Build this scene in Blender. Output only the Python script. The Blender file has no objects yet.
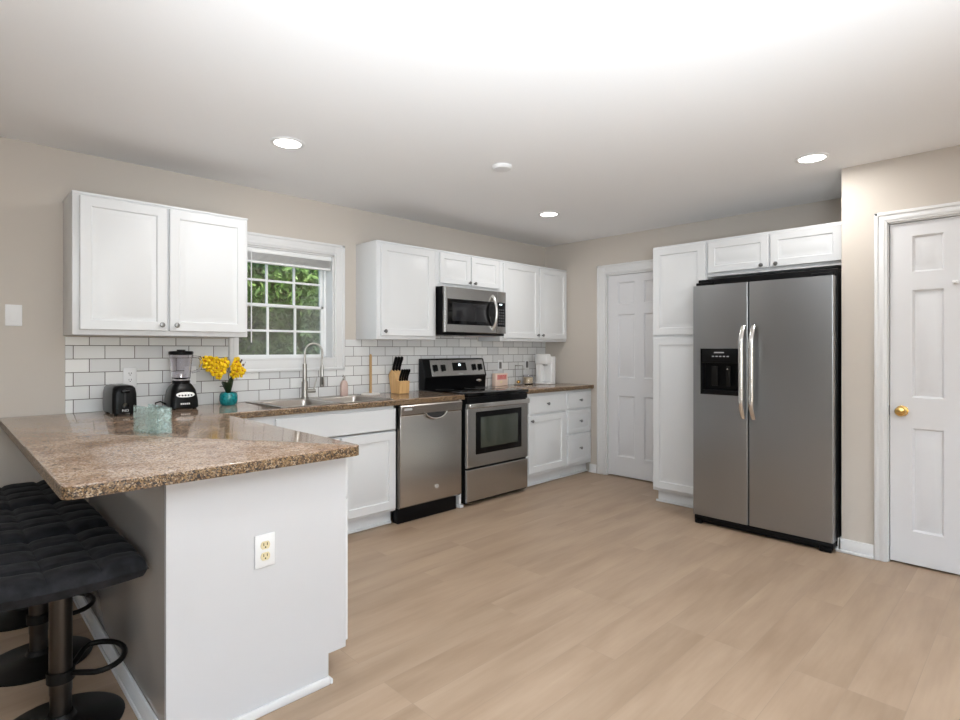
import bpy, bmesh, math, random
from mathutils import Vector, Matrix, noise
random.seed(7)
PI = math.pi
sc = bpy.context.scene
COL = sc.collection

# ------------------------------------------------------------------ camera
CAMX, CAMY, CAMZ, PSI, FPX, YH = -4.893, -3.945, 1.283, 0.7756, 554.9, 349.2
cam_d = bpy.data.cameras.new('camera'); cam = bpy.data.objects.new('camera', cam_d); COL.objects.link(cam)
cam.location = (CAMX, CAMY, CAMZ); cam.rotation_euler = (PI/2, 0, -PSI)
cam_d.sensor_width = 36.0; cam_d.sensor_fit = 'HORIZONTAL'; cam_d.lens = FPX/960*36
cam_d.shift_y = -(360-YH)/960; cam_d.clip_start = 0.05
sc.camera = cam

# ------------------------------------------------------------------ world, sun, lights, exposure
sc.view_settings.view_transform = 'Standard'; sc.view_settings.look = 'None'
sc.view_settings.gamma = 1.0; sc.view_settings.use_curve_mapping = False
sc.view_settings.exposure = 0.0
w = bpy.data.worlds.new('world'); sc.world = w; w.use_nodes = True
nt = w.node_tree; bg = nt.nodes['Background']
sky = nt.nodes.new('ShaderNodeTexSky'); sky.sky_type = 'NISHITA'; sky.sun_disc = False
sky.sun_elevation = math.radians(50); sky.sun_rotation = math.radians(200)
nt.links.new(sky.outputs[0], bg.inputs[0]); bg.inputs[1].default_value = 0.28
def light(name, kind, loc, rot, energy, color=(1,1,1), parent=None, **kw):
    l = bpy.data.lights.new(name, kind); l.energy = energy; l.color = color
    for k, v in kw.items(): setattr(l, k, v)
    o = bpy.data.objects.new(name, l); COL.objects.link(o); o.location = loc; o.rotation_euler = rot
    if parent: o.parent = parent
    return o
light('sun', 'SUN', (0, 6, 8), (math.radians(40), 0, math.radians(35)), 6.0, (1, .97, .90), angle=.01)
# fill lamps added behind the camera, as daylight through made-up openings
light('fill_back', 'AREA', (-4.6, -8.1, 1.35), (PI/2, 0, 0), 16, (.86, .935, 1), shape='RECTANGLE', size=4.6, size_y=2.0)
light('fill_left', 'AREA', (-9.1, -4.6, 1.35), (0, -PI/2, 0), 4, (.86, .935, 1), shape='RECTANGLE', size=2.0, size_y=2.8)
# unseen fill lamps added to brighten the ceiling, in place of bounced flash
light('ceiling_fill', 'AREA', (-4.7, -5.5, .75), (PI-.28, 0, 0), 98, (.86, .935, 1), shape='DISK', size=2.2, spread=math.radians(115))
light('ceiling_fill', 'AREA', (-4.75, -4.7, 1.4), (PI-.72, 0, -.40), 48, (.86, .935, 1), shape='DISK', size=.8, spread=math.radians(135))
light('ceiling_fill', 'SPOT', (-4.95, -4.25, 1.25), (PI-1.12, 0, -.76), 270, (.86, .935, 1), spot_size=math.radians(78), spot_blend=1.0, shadow_soft_size=.35)
CAN_POWER = 7

# ------------------------------------------------------------------ materials
def mat(name, col=(.8,.8,.8), rough=.5, metal=0, **kw):
    m = bpy.data.materials.new(name); m.use_nodes = True
    b = m.node_tree.nodes['Principled BSDF']
    b.inputs['Base Color'].default_value = (*col, 1); b.inputs['Roughness'].default_value = rough
    b.inputs['Metallic'].default_value = metal
    for k, v in kw.items(): b.inputs[k.replace('_', ' ')].default_value = v
    return m
class NT:
    def __init__(s, m): s.t = m.node_tree; s.b = s.t.nodes['Principled BSDF']
    def n(s, typ, **kw):
        nd = s.t.nodes.new(typ)
        for k, v in kw.items():
            if k.startswith('i_'): nd.inputs[k[2:].replace('_', ' ')].default_value = v
            else: setattr(nd, k, v)
        return nd
    def l(s, a, b): s.t.links.new(a, b)
    def ramp(s, src, stops, interp='LINEAR'):
        r = s.n('ShaderNodeValToRGB'); r.color_ramp.interpolation = interp
        e = r.color_ramp.elements
        while len(e) < len(stops): e.new(.5)
        for x, (p, c) in zip(e, stops): x.position = p; x.color = (*c, 1) if len(c) == 3 else c
        s.l(src, r.inputs[0]); return r.outputs[0]
    def coords(s, scale=(1,1,1), rot=(0,0,0), loc=(0,0,0), kind='Object'):
        tc = s.n('ShaderNodeTexCoord'); mp = s.n('ShaderNodeMapping')
        mp.inputs['Scale'].default_value = scale; mp.inputs['Rotation'].default_value = rot; mp.inputs['Location'].default_value = loc
        s.l(tc.outputs[kind], mp.inputs[0]); return mp.outputs[0]
    def noise(s, vec, scale, detail=3, rough=.5, out=0):
        n = s.n('ShaderNodeTexNoise'); n.inputs['Scale'].default_value = scale; n.inputs['Detail'].default_value = detail
        n.inputs['Roughness'].default_value = rough; s.l(vec, n.inputs['Vector']); return n.outputs[out]
    def mix(s, f, a, b, mode='MIX'):
        m = s.n('ShaderNodeMix', data_type='RGBA', blend_type=mode)
        for v, i in ((f, 0), (a, 6), (b, 7)):
            if hasattr(v, 'links'): s.l(v, m.inputs[i])
            else: m.inputs[i].default_value = v if i == 0 else (*v, 1)
        return m.outputs[2]
    def bump(s, h, strength=.2, dist=.01):
        b = s.n('ShaderNodeBump'); b.inputs['Strength'].default_value = strength; b.inputs['Distance'].default_value = dist
        s.l(h, b.inputs['Height']); s.l(b.outputs[0], s.b.inputs['Normal'])

M = {}
M['wall'] = mat('wall_paint', (.57, .52, .465), .75)
t = NT(M['wall']); t.bump(t.noise(t.coords(), 220, 2), .06, .002)
M['ceiling'] = mat('ceiling_paint', (.92, .925, .93), .9)
t = NT(M['ceiling']); t.bump(t.noise(t.coords(), 150, 2), .05, .002)
M['trim'] = mat('trim_paint', (.735, .735, .735), .35)
M['cab'] = mat('cabinet_paint', (.715, .725, .735), .33)
M['panel'] = mat('panel_laminate', (.61, .61, .62), .2)
M['door'] = mat('door_paint', (.70, .70, .715), .38)
M['black'] = mat('black_plastic', (.004, .004, .0045), .28, Specular_IOR_Level=.14)
M['blackgloss'] = mat('black_glass', (.003, .003, .0035), .06, Specular_IOR_Level=.3)
M['dark'] = mat('dark_matte', (.02, .02, .02), .7)
M['knob'] = mat('pewter', (.25, .25, .25), .3, 1)
M['chrome'] = mat('chrome', (.75, .75, .76), .12, 1)
M['handle'] = mat('satin_steel', (.72, .71, .69), .24, 1)
M['brass'] = mat('brass', (.72, .47, .16), .18, 1)
M['sink'] = mat('sink_steel', (.42, .39, .36), .28, 1)
M['nickel'] = mat('brushed_nickel', (.40, .38, .355), .28, 1)
M['whiteplastic'] = mat('white_plastic', (.80, .80, .80), .35)
M['ivory'] = mat('ivory_plastic', (.72, .62, .38), .4)
m = mat('blind_slat', (.85,.85,.84), .5); M['slat'] = m; t = NT(m)
tl = t.n('ShaderNodeBsdfTranslucent'); tl.inputs[0].default_value = (.85,.85,.84,1); mx = t.n('ShaderNodeMixShader'); mx.inputs[0].default_value = .45
t.l(t.b.outputs[0], mx.inputs[1]); t.l(tl.outputs[0], mx.inputs[2]); t.l(mx.outputs[0], t.t.nodes['Material Output'].inputs[0])
M['vinyl'] = mat('window_vinyl', (.84, .85, .85), .4)
def steel(name, col, rough, axis): return mat(name, col, rough, 1)
M['steel'] = steel('stainless_steel', (.50, .49, .475), .27, 'h')
M['steelv'] = steel('stainless_steel_warm', (.50, .465, .425), .27, 'v')
M['steelf'] = steel('stainless_steel_fridge', (.36, .372, .385), .30, 'h')

# tiles
m = mat('subway_tile', (.8,.8,.8), .16); M['tile'] = m; t = NT(m)
tc = t.n('ShaderNodeTexCoord'); sp = t.n('ShaderNodeSeparateXYZ'); t.l(tc.outputs['Object'], sp.inputs[0])
a = t.n('ShaderNodeMath', operation='ADD'); a.inputs[1].default_value = .07725+.1545*100; t.l(sp.outputs[0], a.inputs[0])
b = t.n('ShaderNodeMath', operation='SUBTRACT'); b.inputs[1].default_value = .912; t.l(sp.outputs[2], b.inputs[0])
cb = t.n('ShaderNodeCombineXYZ'); t.l(a.outputs[0], cb.inputs[0]); t.l(b.outputs[0], cb.inputs[1])
br = t.n('ShaderNodeTexBrick', offset=.5, offset_frequency=2)
t.l(cb.outputs[0], br.inputs['Vector'])
for k, v in (('Scale', 1), ('Mortar Size', .0022), ('Mortar Smooth', .15), ('Bias', 0), ('Brick Width', .1545), ('Row Height', .0785)): br.inputs[k].default_value = v
br.inputs['Color1'].default_value = (.82, .82, .81, 1); br.inputs['Color2'].default_value = (.66, .665, .67, 1); br.inputs['Mortar'].default_value = (.13, .115, .105, 1)
t.l(br.outputs['Color'], t.b.inputs['Base Color'])
rg = t.n('ShaderNodeMapRange'); rg.inputs['To Min'].default_value = .14; rg.inputs['To Max'].default_value = .8
t.l(br.outputs['Fac'], rg.inputs[0]); t.l(rg.outputs[0], t.b.inputs['Roughness'])
iv = t.n('ShaderNodeMath', operation='SUBTRACT'); iv.inputs[0].default_value = 1; t.l(br.outputs['Fac'], iv.inputs[1]); t.bump(iv.outputs[0], .5, .002)

# granite
m = mat('granite', (.5,.4,.3), .12); M['granite'] = m; t = NT(m)
v = t.coords()
def vor(scale, vec=None):
    n = t.n('ShaderNodeTexVoronoi'); n.inputs['Scale'].default_value = scale; t.l(vec or v, n.inputs['Vector']); 
    s_ = t.n('ShaderNodeSeparateColor'); t.l(n.outputs['Color'], s_.inputs[0]); return s_.outputs
warp = t.n('ShaderNodeVectorMath', operation='MULTIPLY_ADD'); nz = t.noise(v, 30, 3, out=1); t.l(nz, warp.inputs[0]); warp.inputs[1].default_value = (.03,.03,.03); t.l(v, warp.inputs[2])
A = vor(230, warp.outputs[0]); B = vor(120, warp.outputs[0])
colA = t.ramp(A[0], [(0, (.04,.027,.022)), (.09, (.16,.10,.065)), (.22, (.33,.23,.155)), (.45, (.43,.325,.245)), (.72, (.53,.425,.345)), (.93, (.64,.57,.50))], 'CONSTANT')
colB = t.ramp(B[1], [(0, (.14,.085,.055)), (.14, (.38,.25,.14)), (.36, (.43,.33,.25)), (.7, (.53,.43,.355))], 'CONSTANT')
cc = t.mix(.45, colA, colB)
big = t.ramp(t.noise(v, 7, 4), [(.35, (.70,.60,.53)), (.65, (1.0,.97,.95))])
cc = t.mix(1.0, cc, big, 'MULTIPLY')
t.l(cc, t.b.inputs['Base Color']); t.b.inputs['Roughness'].default_value = .09
# rough chiselled edge: same stone, unpolished
m = mat('granite_edge', (.5,.4,.3), .4); M['granite_edge'] = m; t = NT(m); v = t.coords()
A = vor(250); colA = t.ramp(A[0], [(0, (.018,.011,.008)), (.22, (.08,.045,.022)), (.46, (.16,.092,.04)), (.70, (.25,.155,.07)), (.90, (.34,.25,.16))], 'CONSTANT')
t.l(colA, t.b.inputs['Base Color']); t.bump(t.noise(v, 55, 4), .9, .01)

# floor planks, running along x
m = mat('vinyl_plank', (.5,.4,.3), .42); M['floor'] = m; t = NT(m)
tc = t.n('ShaderNodeTexCoord')
br = t.n('ShaderNodeTexBrick', offset=.37, offset_frequency=3); t.l(tc.outputs['Object'], br.inputs['Vector'])
for k, v_ in (('Scale', 1), ('Mortar Size', .0012), ('Mortar Smooth', .3), ('Bias', 0), ('Brick Width', 1.22), ('Row Height', .18)): br.inputs[k].default_value = v_
br.inputs['Color1'].default_value = (0,0,0,1); br.inputs['Color2'].default_value = (1,1,1,1); br.inputs['Mortar'].default_value = (.5,.5,.5,1)
mp = t.n('ShaderNodeMapping'); mp.inputs['Scale'].default_value = (.9, 5, 1); t.l(tc.outputs['Object'], mp.inputs[0])
off = t.n('ShaderNodeVectorMath', operation='MULTIPLY_ADD'); t.l(br.outputs['Color'], off.inputs[0]); off.inputs[1].default_value = (7, 5, 3); t.l(mp.outputs[0], off.inputs[2])
g1 = t.noise(off.outputs[0], 1.3, 5, .55)
mp2 = t.n('ShaderNodeMapping'); mp2.inputs['Scale'].default_value = (4, 70, 1); t.l(tc.outputs['Object'], mp2.inputs[0])
g2 = t.noise(mp2.outputs[0], 1, 4)
base = t.ramp(g1, [(.22, (.305,.212,.140)), (.5, (.40,.290,.200)), (.78, (.475,.357,.255))])
pl = t.ramp(br.outputs['Color'], [(0, (.955,.95,.945)), (1, (1.03,1.025,1.025))])
c1 = t.mix(1, base, pl, 'MULTIPLY'); fine = t.ramp(g2, [(.3, (.95,.945,.94)), (.7, (1,1,1))]); c1 = t.mix(1, c1, fine, 'MULTIPLY')
c1 = t.mix(br.outputs['Fac'], c1, (.34,.25,.18))
t.l(c1, t.b.inputs['Base Color']); t.bump(g2, .05, .001)

m = mat('velvet', (.014,.014,.016), .85, Sheen_Weight=.05, Sheen_Roughness=.4, Specular_IOR_Level=.2); M['velvet'] = m; t = NT(m)
n_ = t.noise(t.coords((1,1,1)), 22, 4); t.l(t.ramp(n_, [(.35,(.010,.010,.011)), (.7,(.028,.028,.032))]), t.b.inputs['Base Color'])
M['gunmetal'] = mat('black_metal', (.085, .075, .066), .3, 1)
M['basemetal'] = mat('black_base_metal', (.014, .013, .012), .4, .6, Specular_IOR_Level=.25)
m = mat('wood_light', (.66,.40,.17), .45); M['wood'] = m; t = NT(m)
n_ = t.noise(t.coords((60,60,4)), 1, 3); t.l(t.ramp(n_, [(.3,(.55,.32,.13)), (.7,(.72,.46,.21))]), t.b.inputs['Base Color'])
m = mat('bamboo', (.42,.26,.11), .5); M['dowel'] = m
M['teal'] = mat('teal_glaze', (.0,.20,.22), .2)
t = NT(M['teal']); n_ = t.noise(t.coords(), 70, 3); t.l(t.ramp(n_, [(.35,(.0,.13,.15)), (.7,(.01,.30,.32))]), t.b.inputs['Base Color'])
M['petal'] = mat('yellow_petal', (.95,.62,.004), .6)
M['petal_centre'] = mat('orange_petal_centre', (.62,.20,.01), .6)
M['leafdark'] = mat('orchid_leaf', (.012,.03,.008), .35)
M['stem'] = mat('plant_stem', (.10,.05,.03), .6)
M['soil'] = mat('moss', (.05,.035,.02), .9)
def glassy(name, col, rough=.02, ior=1.45, **kw): return mat(name, col, rough, 0, Transmission_Weight=1.0, IOR=ior, **kw)
M['clear'] = glassy('clear_plastic', (.93,.92,.96), .03, 1.3)
m = bpy.data.materials.new('aqua_glass'); m.use_nodes = True; M['aqua'] = m
t_ = m.node_tree; t_.nodes.clear(); N_ = t_.nodes.new; o_ = N_('ShaderNodeOutputMaterial'); tc = N_('ShaderNodeTexCoord')
nz_ = N_('ShaderNodeTexNoise'); nz_.inputs['Scale'].default_value = 55; nz_.inputs['Detail'].default_value = 3; nz_.inputs['Distortion'].default_value = 1.2; t_.links.new(tc.outputs['Object'], nz_.inputs['Vector'])
rp_ = N_('ShaderNodeValToRGB'); rp_.color_ramp.elements[0].position = .42; rp_.color_ramp.elements[0].color = (.10,.10,.10,1); rp_.color_ramp.elements[1].position = .62; rp_.color_ramp.elements[1].color = (.38,.38,.38,1); t_.links.new(nz_.outputs[0], rp_.inputs[0])
tr = N_('ShaderNodeBsdfTransparent'); tr.inputs[0].default_value = (.86,.965,.955,1); df = N_('ShaderNodeBsdfDiffuse'); df.inputs[0].default_value = (.74,.88,.87,1)
bp_ = N_('ShaderNodeBump'); bp_.inputs['Strength'].default_value = .4; bp_.inputs['Distance'].default_value = .01; t_.links.new(nz_.outputs[0], bp_.inputs['Height'])
gl = N_('ShaderNodeBsdfGlossy'); gl.inputs['Roughness'].default_value = .08; t_.links.new(bp_.outputs[0], gl.inputs['Normal'])
m1 = N_('ShaderNodeMixShader'); t_.links.new(rp_.outputs[0], m1.inputs[0]); t_.links.new(tr.outputs[0], m1.inputs[1]); t_.links.new(df.outputs[0], m1.inputs[2])
m2 = N_('ShaderNodeMixShader'); m2.inputs[0].default_value = .16; t_.links.new(m1.outputs[0], m2.inputs[1]); t_.links.new(gl.outputs[0], m2.inputs[2]); t_.links.new(m2.outputs[0], o_.inputs[0])
M['soap'] = mat('pink_soap', (.75,.56,.50), .25, Transmission_Weight=.3)
# window pane: thin clear glass
m = bpy.data.materials.new('window_glass'); m.use_nodes = True; M['pane'] = m
t_ = m.node_tree; t_.nodes.clear(); o_ = t_.nodes.new('ShaderNodeOutputMaterial'); mx = t_.nodes.new('ShaderNodeMixShader')
tr = t_.nodes.new('ShaderNodeBsdfTransparent'); gl = t_.nodes.new('ShaderNodeBsdfGlossy'); gl.inputs['Roughness'].default_value = .02
mx.inputs[0].default_value = .09; t_.links.new(tr.outputs[0], mx.inputs[1]); t_.links.new(gl.outputs[0], mx.inputs[2]); t_.links.new(mx.outputs[0], o_.inputs[0])
# insect screen: fine grey mesh, half open
m = bpy.data.materials.new('insect_mesh'); m.use_nodes = True; M['screen'] = m
t_ = m.node_tree; t_.nodes.clear(); o_ = t_.nodes.new('ShaderNodeOutputMaterial'); mx = t_.nodes.new('ShaderNodeMixShader')
tr = t_.nodes.new('ShaderNodeBsdfTransparent'); df = t_.nodes.new('ShaderNodeBsdfDiffuse'); df.inputs[0].default_value = (.16,.16,.165,1)
mx.inputs[0].default_value = .3; t_.links.new(tr.outputs[0], mx.inputs[1]); t_.links.new(df.outputs[0], mx.inputs[2]); t_.links.new(mx.outputs[0], o_.inputs[0])
def leafmat(name, a, b):
    m = mat(name, a, .5); t = NT(m); n_ = t.noise(t.coords(), 2.3, 3)
    t.l(t.ramp(n_, [(.35, a), (.65, b)]), t.b.inputs['Base Color']); t.b.inputs['Transmission Weight'].default_value = .0
    return m
M['leaf_bright'] = leafmat('leaf_bright', (.10,.21,.03), (.30,.46,.12))
M['leaf_mid'] = leafmat('leaf_mid', (.05,.12,.03), (.16,.27,.08))
M['leaf_dark'] = leafmat('leaf_dark', (.03,.07,.025), (.10,.17,.07))
M['bark'] = mat('bark', (.09,.065,.045), .9)
m = mat('lawn', (.08,.16,.04), .95); M['lawn'] = m; t = NT(m); t.l(t.ramp(t.noise(t.coords(), 3, 5), [(.3,(.05,.11,.03)), (.7,(.13,.21,.06))]), t.b.inputs['Base Color'])
m = bpy.data.materials.new('lamp_glow'); m.use_nodes = True; M['glow'] = m
b_ = m.node_tree.nodes['Principled BSDF']; b_.inputs['Base Color'].default_value = (.9,.9,.9,1); b_.inputs['Emission Color'].default_value = (1,.97,.92,1); b_.inputs['Emission Strength'].default_value = 8
m = bpy.data.materials.new('clock_glow'); m.use_nodes = True; M['led'] = m
b_ = m.node_tree.nodes['Principled BSDF']; b_.inputs['Emission Color'].default_value = (.75,.9,1,1); b_.inputs['Emission Strength'].default_value = 2.0
M['card_cream'] = mat('cream_print', (.78,.60,.50), .5)
M['card_red'] = mat('red_print', (.62,.10,.08), .5)
M['card_pink'] = mat('pink_print', (.72,.35,.33), .5)
M['wax'] = mat('cream_wax', (.80,.66,.42), .5)
M['greymark'] = mat('grey_print', (.45,.45,.45), .5)

# ------------------------------------------------------------------ mesh tools
class MB:
    def __init__(s): s.bm = bmesh.new()
    def _tag(s, fs, mi):
        for f in fs: f.material_index = mi
    def box(s, x0, x1, y0, y1, z0, z1, bev=0, mi=0, seg=2):
        if x1 < x0: x0, x1 = x1, x0
        if y1 < y0: y0, y1 = y1, y0
        if z1 < z0: z0, z1 = z1, z0
        r = bmesh.ops.create_cube(s.bm, size=1)
        for v in r['verts']:
            v.co = Vector((x0+(v.co.x+.5)*(x1-x0), y0+(v.co.y+.5)*(y1-y0), z0+(v.co.z+.5)*(z1-z0)))
        fs = list({f for v in r['verts'] for f in v.link_faces}); s._tag(fs, mi)
        if bev:
            es = list({e for v in r['verts'] for e in v.link_edges})
            q = bmesh.ops.bevel(s.bm, geom=es, offset=bev, segments=seg, affect='EDGES', profile=.5); s._tag(q['faces'], mi)
        return s
    def rings(s, rs, closed=False, cap=True, mi=0):
        L = [[s.bm.verts.new(p) for p in r] for r in rs]; n = len(L[0]); fs = []
        pairs = list(zip(L, L[1:])) + ([(L[-1], L[0])] if closed else [])
        for a, b in pairs:
            for i in range(n):
                try: fs.append(s.bm.faces.new((a[i], a[(i+1) % n], b[(i+1) % n], b[i])))
                except ValueError: pass
        if cap and not closed:
            fs.append(s.bm.faces.new(L[0][::-1])); fs.append(s.bm.faces.new(L[-1]))
        s._tag(fs, mi); return s
    def cyl(s, p0, p1, r, r2=None, seg=20, mi=0):
        return s.tube([p0, p1], [r, r if r2 is None else r2], seg, mi=mi)
    def tube(s, pts, r, seg=12, closed=False, mi=0):
        pts = [Vector(p) for p in pts]; n = len(pts); R = r if isinstance(r, (list, tuple)) else [r]*n
        rs = []; up = None
        for i, p in enumerate(pts):
            if closed: d = pts[(i+1) % n]-pts[i-1]
            else: d = pts[min(i+1, n-1)]-pts[max(i-1, 0)]
            d.normalize()
            if up is None: up = Vector((0,0,1)) if abs(d.z) < .9 else Vector((1,0,0))
            sd = d.cross(up).normalized(); up = sd.cross(d).normalized()
            rs.append([p+(sd*math.cos(2*PI*k/seg)+up*math.sin(2*PI*k/seg))*R[i] for k in range(seg)])
        return s.rings(rs, closed, mi=mi)
    def lathe(s, c, prof, seg=32, mi=0, axis='z'):
        rs = []
        for r, z in prof:
            ring = []
            for k in range(seg):
                a = 2*PI*k/seg; x, y = max(r, .0002)*math.cos(a), max(r, .0002)*math.sin(a)
                if axis == 'z': ring.append(Vector((c[0]+x, c[1]+y, c[2]+z)))
                else: ring.append(Vector((c[0]+x, c[1]-z, c[2]+y)))       # axis -y (towards the front)
            rs.append(ring)
        return s.rings(rs, mi=mi)
    def ball(s, c, r, sx=1, sy=1, sz=1, seg=16, mi=0):
        q = bmesh.ops.create_uvsphere(s.bm, u_segments=seg, v_segments=max(6, seg//2), radius=r)
        for v in q['verts']: v.co = Vector((c[0]+v.co.x*sx, c[1]+v.co.y*sy, c[2]+v.co.z*sz))
        s._tag({f for v in q['verts'] for f in v.link_faces}, mi); return s
    def slab(s, x0, x1, z0, z1, yf, t, panels=(), rings=((0,0),(.005,.008),(.014,.009),(.040,.001)), bev=.003, mi=0):
        """a flat door facing -y with raised panels; yf = front plane, t = thickness"""
        bx = [x0+bev, x1-bev]; bz = [z0+bev, z1-bev]
        us = sorted(set([round(a, 5) for a in bx]+[round(p[i], 5) for p in panels for i in (0, 1)]))
        vs = sorted(set([round(a, 5) for a in bz]+[round(p[i], 5) for p in panels for i in (2, 3)]))
        cache = {}
        def V(x, y, z):
            k = (round(x, 5), round(y, 5), round(z, 5))
            if k not in cache: cache[k] = s.bm.verts.new(k)
            return cache[k]
        def F(*vv):
            f = s.bm.faces.new(vv); f.material_index = mi
        P = [tuple(round(q, 5) for q in p) for p in panels]
        def inside(a, b, c, d): return any(p[0]-1e-6 <= a and b <= p[1]+1e-6 and p[2]-1e-6 <= c and d <= p[3]+1e-6 for p in P)
        for a, b in zip(us, us[1:]):
            for c, d in zip(vs, vs[1:]):
                if not inside(a, b, c, d): F(V(a,yf,c), V(b,yf,c), V(b,yf,d), V(a,yf,d))
        for p in P:
            # outer ring must share grid vertices: build it from grid points
            mx = min(p[1]-p[0], p[3]-p[2])/2-.002
            def ringpts(i, dep):
                i = min(i, mx); return (p[0]+i, p[1]-i, p[2]+i, p[3]-i, yf+dep)
            rr = [ringpts(*r) for r in rings]
            for (a0,a1,c0,c1,y_), (b0,b1,d0,d1,z_) in zip(rr, rr[1:]):
                F(V(a0,y_,c0), V(a1,y_,c0), V(b1,z_,d0), V(b0,z_,d0)); F(V(a1,y_,c0), V(a1,y_,c1), V(b1,z_,d1), V(b1,z_,d0))
                F(V(a1,y_,c1), V(a0,y_,c1), V(b0,z_,d1), V(b1,z_,d1)); F(V(a0,y_,c1), V(a0,y_,c0), V(b0,z_,d0), V(b0,z_,d1))
            a0,a1,c0,c1,y_ = rr[-1]; F(V(a0,y_,c0), V(a1,y_,c0), V(a1,y_,c1), V(a0,y_,c1))
        X0,X1,Z0,Z1 = bx[0],bx[1],bz[0],bz[1]
        def loop(a0,a1,c0,c1,y_): return [(a0,y_,c0),(a1,y_,c0),(a1,y_,c1),(a0,y_,c1)]
        L = [loop(X0,X1,Z0,Z1,yf), loop(x0,x1,z0,z1,yf+bev), loop(x0,x1,z0,z1,yf+t)]
        for A_, B_ in zip(L, L[1:]):
            for i in range(4):
                j = (i+1) % 4; F(V(*A_[j]), V(*A_[i]), V(*B_[i]), V(*B_[j]))
        F(*[V(*q) for q in L[-1][::-1]])
        return s
    def build(s, name, m, parent=None, smooth=True, bevel=0):
        bmesh.ops.recalc_face_normals(s.bm, faces=s.bm.faces[:])
        me = bpy.data.meshes.new(name)
        if parent is not None:
            b = Vector(ROOTBASE.get(root_of(parent).name, (0,0,0)))
            for v in s.bm.verts: v.co -= b
        s.bm.to_mesh(me); s.bm.free()
        for mm in (m if isinstance(m, (list, tuple)) else [m]): me.materials.append(M[mm] if isinstance(mm, str) else mm)
        if smooth:
            me.polygons.foreach_set('use_smooth', [True]*len(me.polygons)); me.set_sharp_from_angle(angle=math.radians(38))
        o = bpy.data.objects.new(name, me); COL.objects.link(o)
        if parent is not None: o.parent = parent
        if bevel:
            md = o.modifiers.new('bevel', 'BEVEL'); md.width = bevel; md.segments = 2; md.limit_method = 'ANGLE'; md.angle_limit = math.radians(50)
        return o
ROOTBASE = {}
def root_of(o):
    while o.parent: o = o.parent
    return o
ROT = {'A': 0, 'B': -PI/2, 'P': PI/2}
def towards(frame, p):
    x, y, z = p
    return {'A': (x, y, z), 'B': (y, -x, z), 'P': (-y, x, z)}[frame]
def thing(name, label, cat, base, frame='A', group=None):
    """base and every coordinate of its parts are given in the frame's axes (front faces -y)"""
    o = bpy.data.objects.new(name, None); COL.objects.link(o); o.empty_display_size = .1
    o.location = towards(frame, base); o.rotation_euler = (0, 0, ROT[frame]); ROOTBASE[o.name] = base
    o['label'] = label; o['category'] = cat
    if group: o['group'] = group
    return o
def single(name, mb, m, label, cat, base, frame='A', group=None, **kw):
    b = Vector(base)
    for v in mb.bm.verts: v.co -= b
    o = mb.build(name, m, None, **kw)
    o.location = towards(frame, base); o.rotation_euler = (0, 0, ROT[frame])
    o['label'] = label; o['category'] = cat
    if group: o['group'] = group
    return o
def struct(name, mb, m, frame='A', **kw):
    o = mb.build(name, m, None, **kw); o.rotation_euler = (0, 0, ROT[frame]); o['kind'] = 'structure'; return o
def dup(root, loc, rotz=None, label=None):
    def rec(o, par):
        c = o.copy(); COL.objects.link(c); c.parent = par
        for ch in list(o.children): rec(ch, c)
        return c
    r = rec(root, None); r.location = loc
    if rotz is not None: r.rotation_euler = (0, 0, rotz)
    if label: r['label'] = label
    return r

# ------------------------------------------------------------------ room shell
H = 2.4285
XL, YB, XJ, YJ = -9.0, -8.0, -.789, -3.037        # left wall, back wall, jutting wall plane and its corner
struct('floor', MB().box(XL-.12, .12, YB-.12, .14, -.1, 0), 'floor', smooth=False)
struct('ceiling', MB().box(XL-.12, .12, YB-.12, .14, H, H+.12), 'ceiling', smooth=False)
# back wall of the kitchen with the window opening
WX0, WX1, WZ0, WZ1 = -3.395, -2.645, 1.208, 2.022
b = MB()
b.box(XL-.12, WX0, 0, .14, 0, H); b.box(WX1, .12, 0, .14, 0, H); b.box(WX0, WX1, 0, .14, 0, WZ0); b.box(WX0, WX1, 0, .14, WZ1, H)
struct('wall_back', b, 'wall', smooth=False)
# wall with the far door (x = 0): opening y -.79 .. -1.53
DY0, DY1 = .795, 1.535
b = MB(); b.box(0, DY0, 0, .12, 0, H); b.box(DY1, 3.2, 0, .12, 0, H); b.box(DY0, DY1, 0, .12, 2.045, H); b.box(DY0, DY1, .07, .12, 0, 2.045)
struct('wall_right', b, 'wall', 'B', smooth=False)
# jutting wall beside the fridge with the near door
EY0, EY1 = 3.276, 3.90
b = MB(); b.box(-YJ, EY0, XJ, 0, 0, H); b.box(EY1, -YB, XJ, 0, 0, H); b.box(EY0, EY1, XJ, 0, 2.045, H); b.box(EY0, EY1, XJ+.08, 0, 0, 2.045)
struct('wall_closet', b, 'wall', 'B', smooth=False)
# rest of the room behind the camera, with wide openings made up for the fill lamps
b = MB(); b.box(XL-.12, -7.1, YB-.12, YB, 0, H); b.box(-2.1, .12, YB-.12, YB, 0, H); b.box(-7.1, -2.1, YB-.12, YB, 0, .25); b.box(-7.1, -2.1, YB-.12, YB, 2.35, H)
struct('wall_front', b, 'wall', smooth=False)
b = MB(); b.box(XL-.12, XL, YB, -6.1, 0, H); b.box(XL-.12, XL, -3.1, 0, 0, H); b.box(XL-.12, XL, -6.1, -3.1, 0, .25); b.box(XL-.12, XL, -6.1, -3.1, 2.35, H)
struct('wall_left', b, 'wall', smooth=False)
def base_seg(b, a0, a1, y):      # baseboard facing -y
    b.box(a0, a1, y-.014, y, 0, .085, .003); b.box(a0, a1, y-.028, y-.014, 0, .018, .005)
b = MB(); base_seg(b, XL, -4.40, 0); struct('baseboard_back', b, 'trim')
b = MB(); base_seg(b, .60, .687, 0); struct('baseboard_right', b, 'trim', 'B')
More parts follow.
